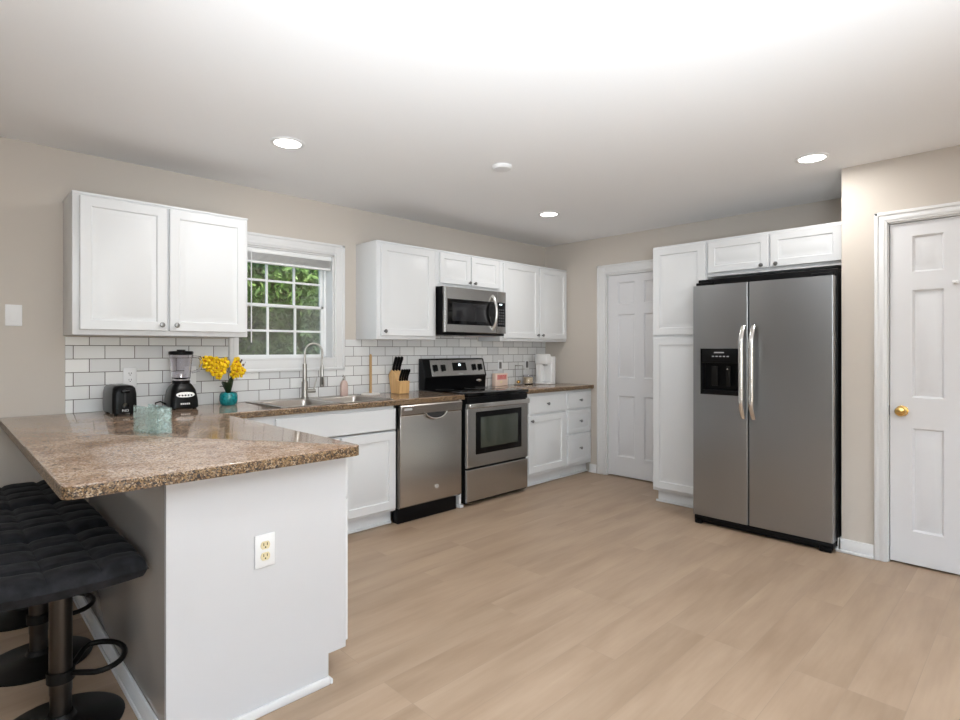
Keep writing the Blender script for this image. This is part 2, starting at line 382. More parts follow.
b = MB(); base_seg(b, -YJ-.028, 3.211, XJ); b.box(-YJ-.014, -YJ, XJ-.014, XJ+.10, 0, .085, .003); base_seg(b, 3.965, -YB, XJ); struct('baseboard_closet', b, 'trim', 'B')

def casing(b, x0, x1, z1, y, wdt=.09, z0=0, bottom=False, wl=None):
    wl = wl or wdt
    """casing around an opening x0..x1 up to z1; faces -y"""
    zs = z0-wdt if bottom else z0
    for (a0, a1) in ((x0-wl, x0), (x1, x1+wdt)):
        b.box(a0, a1, y-.017, y, zs, z1+wdt, .003)
        if a0 < x0: b.box(a0, a0+.02, y-.024, y-.01, zs, z1+wdt, .004); b.box(a1-.03, a1-.012, y-.021, y-.01, zs, z1+.02, .003)
        else: b.box(a1-.02, a1, y-.024, y-.01, zs, z1+wdt, .004); b.box(a0+.012, a0+.03, y-.021, y-.01, zs, z1+.02, .003)
    b.box(x0, x1, y-.017, y, z1, z1+wdt, .003); b.box(x0-wl, x1+wdt, y-.024, y-.01, z1+wdt-.02, z1+wdt, .004); b.box(x0-.012, x1+.012, y-.021, y-.01, z1+.012, z1+.03, .003)
    if bottom: b.box(x0, x1, y-.017, y, z0-wdt, z0, .003); b.box(x0-wl, x1+wdt, y-.024, y-.01, z0-wdt, z0-wdt+.02, .004)
def six_panel(x0, x1, z0, z1, y):
    W = x1-x0; st = .108 if W < .7 else .115; pw = (W-2*st-.10)/2
    cols = ((x0+st, x0+st+pw), (x1-st-pw, x1-st)); rows = ((z0+.195, z0+.805), (z0+.985, z0+1.62), (z0+1.725, z0+1.94))
    ps = [(c[0], c[1], r[0], r[1]) for c in cols for r in rows]
    return MB().slab(x0, x1, z0, z1, y, .035, ps, ((0,0),(.010,.013),(.020,.013),(.048,.003)), .002)
# far door
b = MB(); casing(b, DY0, DY1, 2.045, 0, .095); b.box(DY0, DY0+.014, 0, .07, 0, 2.045); b.box(DY1-.014, DY1, 0, .07, 0, 2.045); b.box(DY0, DY1, 0, .07, 2.031, 2.045)
struct('trim_1', b, 'trim', 'B')
d1 = six_panel(DY0+.017, DY1-.017, .012, 2.028, .012); d1 = struct('door_1', d1, 'door', 'B')
def door_knob(parent, x, z, y, m):
    b = MB(); b.lathe((x, y, z), [(.0,0), (.032,0), (.032,.004), (.026,.009), (.012,.011), (.011,.030), (.018,.036), (.027,.046), (.029,.056), (.024,.066), (.012,.071), (0,.072)], 28, axis='y')
    k = b.build('door_knob', m, None); k.parent = parent; k['label'] = 'polished brass door knob' if m == 'brass' else 'metal door knob'
door_knob(d1, DY1-.085, .86, .012, 'knob')
# near door
b = MB(); casing(b, EY0, EY1, 2.045, XJ, .064); b.box(EY0, EY0+.006, XJ, XJ+.07, 0, 2.045); b.box(EY1-.006, EY1, XJ, XJ+.07, 0, 2.045); b.box(EY0, EY1, XJ, XJ+.07, 2.037, 2.045)
struct('trim_2', b, 'trim', 'B')
d2 = struct('door_2', six_panel(EY0+.009, EY1-.009, .012, 2.034, XJ+.012), 'door', 'B')
door_knob(d2, EY0+.068, .915, XJ+.012, 'brass')
k = MB().box(EY0+.0055, EY0+.009, XJ+.004, XJ+.014, .885, .945).build('strike_plate', 'knob', None); k.parent = d2; k['label'] = 'metal latch plate'
b = MB().box(3.575, 3.60, XJ-.006, XJ+.012, 1.652, 1.672, .003).cyl((3.587, XJ-.004, 1.657), (3.587, XJ-.028, 1.655), .004).ball((3.587, XJ-.03, 1.656), .006)
single('door_hook', b, 'whiteplastic', 'small white plastic hook stuck on the near door beside the fridge wall', 'hook', (3.587, XJ+.012, 1.652), 'B')

# window
b = MB(); casing(b, WX0, WX1, WZ1, 0, .088, WZ0, True, .06)
b.box(WX0, WX0+.012, 0, .11, WZ0, WZ1); b.box(WX1-.012, WX1, 0, .11, WZ0, WZ1); b.box(WX0, WX1, 0, .11, WZ1-.012, WZ1); b.box(WX0, WX1, -.02, .11, WZ0-.006, WZ0+.010, .002)
struct('trim_3', b, 'trim')
win = MB(); gy = .125
win.box(WX0, WX0+.03, .10, .14, WZ0, WZ1, .002); win.box(WX1-.03, WX1, .10, .14, WZ0, WZ1, .002); win.box(WX0, WX1, .10, .14, WZ1-.03, WZ1, .002); win.box(WX0, WX1, .10, .14, WZ0, WZ0+.022, .002)
win = struct('window_1', win, 'vinyl')
GX0, GX1 = WX0+.03, WX1-.03
mid = 1.610
def sash(z0, z1, y, name):
    b = MB(); f = .022
    b.box(GX0, GX0+f, y-.012, y+.012, z0, z1, .002); b.box(GX1-f, GX1, y-.012, y+.012, z0, z1, .002); b.box(GX0, GX1, y-.012, y+.012, z0, z0+f, .002); b.box(GX0, GX1, y-.012, y+.012, z1-f, z1, .002)
    for k in (1, 2):
        x = GX0+f+(GX1-GX0-2*f)*k/3; b.box(x-.008, x+.008, y-.007, y+.007, z0+f, z1-f)
    zc = (z0+z1)/2; b.box(GX0+f, GX1-f, y-.0065, y+.0065, zc-.008, zc+.008)
    s_ = b.build(name, 'vinyl', None); s_.parent = win
    g = MB().box(GX0+f-.003, GX1-f+.003, y-.0015, y+.0015, z0+f-.003, z1-f+.003).build('pane', 'pane', None, smooth=False); g.parent = s_
sash(WZ0+.012, mid+.012, .118, 'lower_sash'); sash(mid-.012, WZ1-.028, .136, 'upper_sash')
g = MB().box(GX0+.005, GX1-.005, .149, .1505, WZ0+.02, mid).build('insect_screen', 'screen', None, smooth=False); g.parent = win

# ------------------------------------------------------------------ backsplash
b = MB(); ty = -.008
XT0 = -4.363; CX0, CX1, CZ0 = WX0-.06, WX1+.088, WZ0-.088
b.box(XT0, CX0-.001, ty, -.0005, .914, 1.354); b.box(CX0-.001, CX1+.001, ty, -.0005, .914, CZ0); b.box(CX1+.001, -.001, ty, -.0005, .914, 1.361); b.box(-1.861, -1.067, ty, -.0005, 1.361, 1.404)
single('tile_backsplash', b, 'tile', 'white subway tile backsplash with dark grout along the sink and range wall', 'backsplash', (0, 0, 0), smooth=False)

# ------------------------------------------------------------------ cabinets
def knob(parent, x, z, y, m='knob'):
    MB().lathe((x, y, z), [(0,-.001), (.007,-.001), (.006,.008), (.006,.014), (.0135,.019), (.015,.024), (.012,.029), (0,.031)], 20, axis='y').build('knob', m, parent)
def cdoor(root, x0, x1, z0, z1, y, kn=None, rail=.058, name='door'):
    d = MB().slab(x0, x1, z0, z1, y-.021, .020, [(x0+rail, x1-rail, z0+rail, z1-rail)]).build(name, 'cab', root)
    if kn: knob(d, kn[0], kn[1], y-.021)
    return d
def wallcab(label, x0, x1, z0, z1, doors, yf=-.298, frame='A', y0=0, rail=.052, grp=None, crown=True):
    r = thing('wall_cabinet', label, 'cabinet', ((x0+x1)/2, y0, z0), frame, grp)
    b = MB().box(x0, x1, yf, y0-.001, z0, z1, .0015)
    if crown: b.box(x0-.002, x1+.002, yf-.006, y0-.001, z1-.012, z1, .002)
    b.build('body', 'cab', r)
    for (a, c, kx, kz) in doors: cdoor(r, a, c, z0+.028, z1-.022, yf, (kx, kz), rail)
    return r
UB, UT = 1.362, 2.135
wallcab('white two door wall cabinet hung left of the window above the toaster and blender', -4.372, -3.442, UB, UT, [(-4.342, -3.918, -3.950, 1.425), (-3.905, -3.458, -3.872, 1.425)])
wallcab('white single door wall cabinet between the window and the microwave', -2.445, -1.847, UB, UT, [(-2.412, -1.885, -2.385, 1.425)])
wallcab('short white two door cabinet directly above the microwave', -1.845, -1.052, 1.824, UT, [(-1.812, -1.452, -1.475, 1.876), (-1.438, -1.085, -1.41, 1.876)], rail=.045)
wallcab('white two door wall cabinet in the corner right of the microwave', -1.050, -.004, UB, UT, [(-1.015, -.49, -.52, 1.425), (-.474, -.025, -.445, 1.425)])

def basecab(name, label, x0, x1, frame='A', yf=-.612, hollow=False):
    r = thing(name, label, 'cabinet', ((x0+x1)/2, 0, 0), frame)
    b = MB().box(x0, x1, yf, -.012, .105, .70 if hollow else .875, .0015)
    if hollow: b.box(x0, x1, yf, yf+.018, .69, .875); b.box(x0, x0+.018, yf, -.012, .69, .875); b.box(x1-.018, x1, yf, -.012, .69, .875); b.box(x0, x1, -.03, -.012, .69, .875)
    b.build('body', 'cab', r)
    b = MB().box(x0+.001, x1-.001, yf+.06, -.02, 0, .106); b.box(x0, x1, yf+.046, yf+.06, 0, .018, .005); b.build('toe_kick', 'cab', r)
    return r
def drawer(r, x0, x1, z0, z1, y, kn=True, rail=.03):
    pan = [(x0+rail, x1-rail, z0+rail, z1-rail)]
    d = MB().slab(x0, x1, z0, z1, y-.021, .020, pan, ((0,0),(.003,.004),(.008,.004),(.02,.001))).build('drawer', 'cab', r)
    if kn: knob(d, (x0+x1)/2, (z0+z1)/2, y-.021)
    return d
# sink base (its left end runs into the blind corner behind the peninsula)
r = basecab('sink_base_cabinet', 'white base cabinet under the sink, between the peninsula and the dishwasher', -3.716, -2.492, hollow=True)
MB().slab(-3.40, -2.502, .700, .852, -.633, .020, (), bev=.004).build('false_front', 'cab', r)
cdoor(r, -3.38, -2.958, .125, .685, -.612); cdoor(r, -2.945, -2.502, .125, .685, -.612)
r = basecab('base_cabinet', 'white base cabinet with one drawer over one door, right beside the range', -1.056, -.442)
d = MB().slab(-1.012, -.465, .685, .848, -.633, .020, ()).build('drawer', 'cab', r); knob(d, -.75, .768, -.633)
cdoor(r, -1.012, -.465, .135, .665, -.612, (-.985, .62))
r = basecab('drawer_base_cabinet', 'narrow white base cabinet with three drawers in the far corner', -.440, -.002)
for z0, z1 in ((.690, .848), (.445, .668), (.140, .425)): drawer(r, -.415, -.028, z0, z1, -.612, rail=.036 if z1-z0 > .18 else .001)
b = MB().box(-1.868, -1.842, -.615, -.02, .022, .875, .002); b.box(-1.878, -1.838, -.64, -.56, 0, .022, .003)
single('filler_panel', b, 'cab', 'thin white upright filler panel between the dishwasher and the range', 'panel', (-1.88, 0, 0))

# peninsula: doors face +x, plain end panel faces the camera, glossy back faces the stools
PX0, PX1, PY = -4.378, -3.742, -2.017
r = thing('peninsula_cabinet', 'white peninsula cabinet with plain end panel under the granite bar top', 'cabinet', (PX0, PY/2, 0))
b = MB(); b.box(PX0+.02, PX1, PY+.018, -.012, .115, .875); b.box(PX0+.02, PX1-.075, PY+.018, -.012, 0, .115); b.build('body', 'cab', r)
b = MB()      # end panel with the toe notch
pts = [(PX0-.0005, 0), (PX1-.075, 0), (PX1-.075, .115), (PX1, .115), (PX1, .875), (PX0-.0005, .875)]
b.rings([[Vector((x, PY, z)) for x, z in pts], [Vector((x, PY+.0175, z)) for x, z in pts]]); b.build('end_panel', 'panel', r, smooth=False)
MB().box(PX0, PX0+.0195, PY+.018, -.012, 0, .875, .001).build('back_panel', mat('taupe_gloss_panel', (.30,.275,.255), .16), r)['label'] = 'glossy grey-brown back panel'
b = MB(); b.box(PX0+.0, PX1-.075, PY-.014, PY-.0005, 0, .032, .005); b.box(PX0-.010, PX0-.0005, PY-.014, -.03, 0, .085, .003); b.box(PX0-.016, PX0-.010, PY-.014, -.03, 0, .02, .003); b.box(PX1-.074, PX1-.062, PY-.014, -.66, 0, .02, .004)
b.build('base_moulding', 'trim', r)
for i, (a, c) in enumerate(((-2.0, -1.56), (-1.55, -1.11), (-1.10, -.68))):
    d = MB().slab(a, c, .13, .69, -PX1*-1-.021+0, .020, [(a+.058, c-.058, .19, .63)])
    # peninsula frame P: lx = y, ly = -x, so the door stands at ly = -PX1
    for v in d.bm.verts: v.co = Vector((-(v.co.y-PX1)+PX1, v.co.x, v.co.z))
    d.build('door', 'cab', r)
    d = MB().slab(a, c, .705, .855, PX1-.021, .020, ())
    for v in d.bm.verts: v.co = Vector((-(v.co.y-PX1)+PX1, v.co.x, v.co.z))
    d.build('drawer', 'cab', r)

def outlet(label, base, frame='A', face='whiteplastic', cat='outlet', kind='duplex', plate='whiteplastic', s=1.0):
    x, y, z = base
    r = thing('wall_outlet' if kind != 'switch' else 'light_switch', label, cat, base, frame)
    MB().box(x-.036*s, x+.036*s, y-.006, y-.0003, z-.058*s, z+.058*s, .003).build('cover_plate', plate, r)
    if kind == 'duplex':
        for dz in (-.0195, .0195):
            b = MB(); rs = []
            prof = [(math.cos(a)*.0165, max(-.0135, min(.0135, math.sin(a)*.0172))) for a in [2*PI*k/28 for k in range(28)]]
            b.rings([[Vector((x+u, y-.0055, z+dz+v_)) for u, v_ in prof], [Vector((x+u, y-.0085, z+dz+v_)) for u, v_ in prof]])
            so = b.build('socket', face, r)
            b = MB(); b.box(x-.0075, x-.0050, y-.0090, y-.0082, z+dz-.001, z+dz+.0085); b.box(x+.0050, x+.0075, y-.0090, y-.0082, z+dz-.001, z+dz+.0085); b.cyl((x, y-.0082, z+dz-.0068), (x, y-.0090, z+dz-.0068), .0027)
            b.build('slots', 'dark', so)
    elif kind == 'switch':
        MB().box(x-.017, x+.017, y-.010, y-.0055, z-.034, z+.034, .002).build('rocker', face, r)
    elif kind == 'decora':
        MB().box(x-.017, x+.017, y-.009, y-.0055, z-.034, z+.034, .001).build('socket', face, r)
    return r
outlet('white electrical outlet with ivory sockets on the peninsula end panel', (-4.066, PY, .575), face='ivory')
outlet('white electrical outlet on the tile wall between the toaster and blender', (-4.043, ty, 1.112))
outlet('blank white wall switch plate on the beige wall left of the cabinets', (-4.59, 0, 1.468), kind='switch', cat='switch')
outlet('wide white outlet plate on the tile behind the yellow orchid', (-3.70, ty, 1.112), kind='decora')

# ------------------------------------------------------------------ countertops
CT0, CT1 = .876, .914
def countertop(name, label, cells, base, corners=()):
    """cells: list of (x0,x1,y0,y1); shared cuts so the slab is one watertight mesh"""
    xs = sorted({c[i] for c in cells for i in (0, 1)}); ys = sorted({c[i] for c in cells for i in (2, 3)})
    bm = bmesh.new(); V = {}
    def vv(x, y):
        if (x, y) not in V: V[(x, y)] = bm.verts.new((x, y, CT1))
        return V[(x, y)]
    fs = []
    for a, b_ in zip(xs, xs[1:]):
        for c, d in zip(ys, ys[1:]):
            mx_, my_ = (a+b_)/2, (c+d)/2
            if any(q[0] < mx_ < q[1] and q[2] < my_ < q[3] for q in cells): fs.append(bm.faces.new((vv(a,c), vv(b_,c), vv(b_,d), vv(a,d))))
    ex = bmesh.ops.extrude_face_region(bm, geom=fs)
    top_f = fs; new = [g for g in ex['geom'] if isinstance(g, bmesh.types.BMVert)]
    for v in new: v.co.z = CT0
    bmesh.ops.recalc_face_normals(bm, faces=bm.faces[:])
    for (cx, cy, rad) in corners:
        es = [e for e in bm.edges if abs(e.verts[0].co.x-cx) < 1e-4 and abs(e.verts[1].co.x-cx) < 1e-4 and abs(e.verts[0].co.y-cy) < 1e-4 and abs(e.verts[1].co.y-cy) < 1e-4]
        bmesh.ops.bevel(bm, geom=es, offset=rad, segments=6, affect='EDGES', profile=.5)
    bm.normal_update()
    for f in bm.faces: f.material_index = 1 if abs(f.normal.z) < .5 else 0
    es = [e for e in bm.edges if len(e.link_faces) == 2 and abs(e.verts[0].co.z-CT1) < 1e-5 and abs(e.verts[1].co.z-CT1) < 1e-5 and abs(e.link_faces[0].normal.dot(e.link_faces[1].normal)) < .5]
    bmesh.ops.bevel(bm, geom=es, offset=.004, segments=2, affect='EDGES', profile=.5)
    mb = MB(); mb.bm.free(); mb.bm = bm
    return single(name, mb, ['granite', 'granite_edge'], label, 'countertop', base)
PXR, PYF = -3.722, -2.105
SX0, SX1, SY0, SY1 = -3.335, -2.535, -.585, -.085     # sink cut-out
SPL = -.0085
countertop('granite_countertop', 'brown speckled granite counter wrapping from the peninsula bar along the sink to the range',
    [(-4.652, PXR, PYF, -.65), (-4.652, PXR, -.65, SPL), (PXR, SX0, -.65, SPL), (SX0, SX1, -.65, SY0), (SX0, SX1, SY1, SPL), (SX1, -1.836, -.65, SPL)], (-3.7, -.3, CT0),
    [(-4.652, PYF, .03), (PXR, PYF, .035)])
countertop('granite_countertop', 'short brown granite counter between the range and the far right corner', [(-1.056, -.001, -.65, SPL)], (-.5, -.3, CT0))

# sink: rim + two bowls
r = thing('kitchen_sink', 'stainless steel double bowl sink set into the counter under the window', 'sink', (-2.935, -.33, .72))
bm = MB()
def bowl(b, x0, x1, y0, y1, zt, zb, t=.012, mi=0):
    rs = []
    def rr(i, z, rad):
        pts = []
        for (cx, cy, a0) in ((x1-i-rad, y1-i-rad, 0), (x0+i+rad, y1-i-rad, PI/2), (x0+i+rad, y0+i+rad, PI), (x1-i-rad, y0+i+rad, 1.5*PI)):
            for k in range(6): a = a0+k*PI/10; pts.append(Vector((cx+rad*math.cos(a), cy+rad*math.sin(a), z)))
        return pts
    b.rings([rr(-.006, zt-.004, .05), rr(0, zt, .045), rr(.004, zt-.012, .045), rr(.012, zb+.03, .045), rr(.03, zb, .04), rr(.15, zb-.003, .01)], cap=False, mi=mi)
    f = rr(.15, zb-.003, .01); b.bm.faces.new([b.bm.verts.new(p) for p in f])
    return b
RX0, RX1, RY0, RY1 = -3.36, -2.51, -.612, -.058
b = MB(); bL = (-3.325, -2.955); bR = (-2.915, -2.545); BY = (-.575, -.165); zt = .9185
for (x0, x1, y0, y1) in ((RX0, bL[0], RY0, RY1), (bL[1], bR[0], RY0, RY1), (bR[1], RX1, RY0, RY1), (bL[0], bL[1], RY0, BY[0]), (bL[0], bL[1], BY[1], RY1), (bR[0], bR[1], RY0, BY[0]), (bR[0], bR[1], BY[1], RY1)):
    b.box(x0, x1, y0, y1, .9145, zt)
b.box(RX0, RX1, RY0, RY0+.008, .9145, .921, .002); b.box(RX0, RX1, RY1-.008, RY1, .9145, .921, .002); b.box(RX0, RX0+.008, RY0, RY1, .9145, .921, .002); b.box(RX1-.008, RX1, RY0, RY1, .9145, .921, .002)
b.build('rim', 'sink', r)
for (x0, x1) in (bL, bR):
    o = bowl(MB(), x0, x1, BY[0], BY[1], zt, .73).build('bowl', 'sink', r)
    MB().lathe(((x0+x1)/2, -.36, .728), [(0,.001), (.02,.001), (.03,.004), (.042,.005), (.045,.001), (.045,0)], 24).build('drain', 'chrome', o)
# faucet
fx, fy = -2.945, -.108
r = thing('kitchen_faucet', 'tall brushed nickel gooseneck faucet with pull-down sprayer behind the sink', 'faucet', (fx, fy, zt))
b = MB(); b.lathe((fx, fy, zt), [(0,0), (.030,0), (.030,.006), (.0245,.012), (.023,.04), (.023,.125), (.016,.132), (.0155,.255), (0,.256)], 28); b.build('body', 'nickel', r)
R_ = .062; ux, uy = .94, -.34
pts = [(fx, fy, zt+.24)]+[(fx+ux*(R_-R_*math.cos(a)), fy+uy*(R_-R_*math.cos(a)), zt+.345+R_*math.sin(a)) for a in [PI*k/14 for k in range(15)]]+[(fx+ux*2*R_, fy+uy*2*R_, zt+.20)]
MB().tube(pts, .0075, 14).build('spout', 'nickel', r)
ex, ey = fx+ux*2*R_, fy+uy*2*R_
b = MB().lathe((ex, ey, zt+.085), [(0,0), (.015,0), (.0165,.01), (.0165,.045), (.013,.07), (.0125,.14), (.009,.16), (0,.161)], 20); hd = b.build('spray_head', 'nickel', r)
MB().box(ex-.012, ex-.004, ey-.02, ey-.012, zt+.10, zt+.16, .003).build('button', 'black', hd)
b = MB().cyl((fx, fy, zt+.055), (fx+.075, fy-.02, zt+.055), .015, .013); b.cyl((fx+.062, fy-.017, zt+.062), (fx+.085, fy-.024, zt+.155), .0055, .0045); b.build('lever', 'nickel', r)

# ------------------------------------------------------------------ dishwasher
x0, x1 = -2.480, -1.876; yf = -.655
r = thing('dishwasher', 'stainless steel dishwasher with pocket handle left of the range', 'dishwasher', ((x0+x1)/2, 0, 0))
MB().box(x0+.004, x1-.004, -.60, -.03, .11, .872).build('body', 'dark', r)
b = MB()
b.rings([[Vector((x0, yf+c[1], c[0])) for c in cs]+[] for cs in ()]) if False else None
# door front as profile extruded in x: control strip on top, shallow pull below it
prof = [(.112, 0), (.112, -.03), (.125, -.045), (.785, -.048), (.793, -.044), (.800, -.052), (.862, -.058), (.872, -.050), (.872, 0)]
rs = [[Vector((x, -.61+p[1], p[0])) for p in prof] for x in (x0, x0+.004, x1-.004, x1)]
b.rings(rs); dd = b.build('door', 'steelv', r, bevel=.003)
b = MB(); hx = (x0+x1)/2+.03
n = 18; up = []; lo = []
for k in range(n+1):
    u = -1+2*k/n; up.append(Vector((hx+u*.088, -.6645, .800))); lo.append(Vector((hx+u*.088, -.6645, .796-.040*math.sqrt(max(0, 1-u*u))**.8-.0)))
loop = up+lo[::-1]; b.rings([loop, [p+Vector((0, -.0015, 0)) for p in loop]]); b.build('pocket', 'dark', dd, smooth=False)
pts = [(hx+u*.105, -.670-.006*(1-u*u), .800-.046*(max(0, 1-u*u))**.7) for u in [-1+2*k/24 for k in range(25)]]
MB().tube(pts, .006, 10).build('handle', 'handle', dd)
b = MB(); b.box(x0+.03, x0+.10, -.6675, -.664, .832, .848, .0005); b.build('badge', 'greymark', dd)
ex, ez = -2.135, .228
b = MB(); b.lathe((ex, -.6555, ez), [(0,0), (.019,0), (.019,.004), (0,.004)], 28, axis='y'); em = b.build('emblem', 'handle', dd)
b = MB(); b.tube([(ex+.0145*math.cos(a), -.6605, ez+.0145*math.sin(a)) for a in [2*PI*k/24 for k in range(24)]], .0012, 6, True)
# monogram strokes in the round emblem
b.tube([(ex-.001+.005*math.cos(a), -.6605, ez+.001+.006*math.sin(a)) for a in [PI*(.25+1.6*k/10) for k in range(11)]], .0011, 6)
b.tube([(ex+.007+.004*math.cos(a), -.6605, ez+.003*1+.006*math.sin(a)) for a in [PI*(.5+1.0*k/8) for k in range(9)]], .0011, 6)
b.build('monogram', 'greymark', em)
MB().box(x0-.001, x1-.03, -.625, -.56, .0, .108, .004).build('toe_panel', 'black', r)

# ------------------------------------------------------------------ range
x0, x1 = -1.820, -1.062; yf = -.665
r = thing('electric_range', 'stainless and black electric range with glass cooktop and back control panel', 'range', ((x0+x1)/2, 0, 0))
MB().box(x0, x1, -.635, -.03, .02, .893, .003).build('body', 'black', r)
b = MB().box(x0-.002, x1+.002, -.668, -.03, .894, .922, .006); ct = b.build('cooktop', 'blackgloss', r)
for (bx_, by_, br_) in ((-1.66, -.47, .11), (-1.27, -.47, .09), (-1.66, -.20, .08), (-1.27, -.20, .11)):
    MB().tube([(bx_+br_*math.cos(a), by_+br_*math.sin(a), .9219) for a in [2*PI*k/36 for k in range(36)]], .0008, 4, True).build('burner_ring', mat('burner_print', (.06,.06,.06), .4), ct)
for i in range(4):
    pass
d = MB().slab(x0+.003, x1-.003, .312, .800, -.662, .027, (), bev=.005).build('oven_door', 'steel', r)
b = MB(); W0, W1, Z0, Z1 = x0+.10, x1-.095, .415, .765
b.box(W0, W1, -.6655, -.6615, Z0, Z1, .002); b.build('window_frame', 'black', d)
MB().box(W0+.05, W1-.05, -.6672, -.6652, Z0+.05, Z1-.045, .001).build('window', mat('oven_glass', (.055,.062,.050), .08), d)
MB().box(x0+.003, x1-.003, -.655, -.634, .842, .888, .003).build('vent_strip', 'black', r)
b = MB().box(x0+.004, x1-.004, -.690, -.668, .799, .838, .007, seg=3); b.box(x0+.004, x0+.035, -.672, -.640, .801, .836, .003); b.box(x1-.035, x1-.004, -.672, -.640, .801, .836, .003); b.build('handle', 'handle', d)
MB().slab(x0+.003, x1-.003, .035, .296, -.660, .025, (), bev=.005).build('storage_drawer', 'steel', r)
# back guard
g = MB(); prof = [(.92, -.03), (.92, -.115), (1.02, -.122), (1.03, -.13), (1.192, -.085), (1.198, -.07), (1.198, -.03)]
g.rings([[Vector((x, p[1], p[0])) for p in prof] for x in (x0, x1)]); g = g.build('back_guard', 'black', r, bevel=.004)
def gp(x, z, d=0):   # point on the slanted control face
    tt = (z-1.03)/(1.192-1.03); return Vector((x, -.13+.045*tt-d, z))
def gbox(b, xa, xb, za, zb, d0, d1):
    b.rings([[gp(xa, za, d0), gp(xb, za, d0), gp(xb, zb, d0), gp(xa, zb, d0)], [gp(xa, za, d1), gp(xb, za, d1), gp(xb, zb, d1), gp(xa, zb, d1)]])
b = MB(); gbox(b, x0+.075, x1-.02, 1.04, 1.185, -.002, .003); cp = b.build('control_panel', 'steel', g, bevel=.001)
for kx in (-1.695, -1.60, -1.215, -1.135):
    b = MB(); gbox(b, kx-.024, kx+.024, 1.088, 1.142, .003, .014)
    gbox(b, kx-.006, kx+.006, 1.086, 1.144, .014, .026); b.build('knob', 'black', cp, bevel=.004)
b = MB(); gbox(b, -1.485, -1.315, 1.085, 1.158, .003, .0045); dp = b.build('display', 'blackgloss', cp)
b = MB(); gbox(b, -1.410, -1.385, 1.128, 1.148, .0045, .0055); b.build('clock_digits', 'led', dp)
b = MB(); gbox(b, -1.42, -1.37, 1.052, 1.060, .003, .0036); b.build('lettering', 'greymark', cp)
b = MB().ball((-1.16, -.121, .985), .022, 1.5, .12, .55); b.build('emblem', 'handle', g)

# ------------------------------------------------------------------ microwave
x0, x1, z0, z1 = -1.842, -1.080, 1.406, 1.820
r = mwr = thing('microwave', 'stainless over-the-range microwave under the short cabinet', 'microwave', ((x0+x1)/2, 0, z0))
MB().box(x0, x1, -.385, -.03, z0, z1-.001, .003).build('body', 'black', r)
dx = -1.208
d = MB().slab(x0+.002, dx, z0+.022, z1-.004, -.412, .027, (), bev=.004).build('door', 'steel', r)
MB().box(x0+.03, dx-.012, -.4145, -.4115, z0+.09, z1-.105, .002).build('door_frame', 'blackgloss', d)
MB().box(x0+.085, dx-.13, -.4165, -.4142, z0+.12, z1-.135, .001).build('window', mat('microwave_glass', (.018,.018,.02), .1), d)
MB().box(dx+.002, x1-.002, -.410, -.384, z0+.022, z1-.004, .003).build('control_column', 'steel', r)
cpn = MB().box(dx+.012, x1-.012, -.4125, -.4095, z0+.085, z1-.105, .001).build('control_panel', 'blackgloss', r)
b = MB()
for i in range(3):
    for j in range(6): b.box(dx+.025+i*.028, dx+.043+i*.028, -.4133, -.4123, z0+.105+j*.026, z0+.118+j*.026)
b.build('keypad', mat('keypad_print', (.08,.08,.085), .5), cpn)
b = MB().box(dx+.035, dx+.07, -.4135, -.4123, z1-.128, z1-.117); b.build('clock_digits', 'led', cpn)
pts = [(-1.262, -.40-(.062*math.sin(PI*min(1, max(0, k/20)))**.55 if 0 < k < 20 else 0.008), z0+.055+(z1-z0-.10)*k/20) for k in range(21)]
MB().tube(pts, .0125, 12).build('handle', mat('handle_bright', (.80,.79,.77), .32, 1), d)
MB().box(x0+.06, x0+.33, -.33, -.10, z0-.006, z0+.001, .002).build('grease_filter', 'steel', r)
MB().box(x1-.30, x1-.06, -.33, -.10, z0-.006, z0+.001, .002).build('lamp_lens', mat('frosted_lens', (.55,.47,.47), .4), r)
mwr.location.x += .014; mwr.location.y += .018

# ------------------------------------------------------------------ pantry, fridge and the cabinet above it (frame B: x = -world y, y = world x)
r = thing('pantry_cabinet', 'tall white pantry cabinet between the far door and the refrigerator', 'cabinet', (1.86, 0, 0), 'B')
PYF_ = -.588
MB().box(1.634, 2.090, PYF_, -.001, .105, UT, .0015).build('body', 'cab', r)
b = MB().box(1.650, 2.089, PYF_+.06, -.002, 0, .106); b.box(1.634, 2.089, PYF_+.046, PYF_+.06, 0, .018, .005); b.build('toe_kick', 'cab', r)
cdoor(r, 1.642, 2.082, 1.398, 2.118, PYF_); cdoor(r, 1.642, 2.082, .128, 1.378, PYF_)
wallcab('wide white two door cabinet directly above the refrigerator', 2.092, 3.034, 1.846, UT, [(2.105, 2.542, 2.50, 1.893), (2.556, 2.998, 2.598, 1.893)], PYF_, 'B', rail=.05, crown=False)

r = thing('refrigerator', 'large stainless side-by-side refrigerator with black sides and ice dispenser', 'refrigerator', (2.56, 0, 0), 'B')
FX0, FX1, FS, FF = 2.114, 3.014, 2.505, -.885
MB().box(FX0+.004, FX1+.006, -.805, -.04, .03, 1.800, .004).build('body', 'black', r)  # black top raised past the doors to darken the shaded gap above
b = MB().box(FX0+.002, FX1-.002, -.872, -.78, .012, .062, .01); b.box(FX0+.01, FX0+.06, -.885, -.80, .0, .03, .008); b.box(FX1-.08, FX1-.01, -.885, -.80, 0, .03, .008); b.box(FX0+.06, FX1-.06, -.78, -.1, 0, .031); b.build('base_grille', 'black', r)
for a in (FX0+.01, FX1-.13): MB().box(a, a+.12, -.86, -.806, 1.752, 1.772, .004).build('hinge_cover', 'black', r)
MB().box(FS-.0044, FS+.0044, FF+.016, -.806, .07, 1.744).build('gap_shade', 'dark', r)  # dark strip added so the shaded gap between the doors reads black
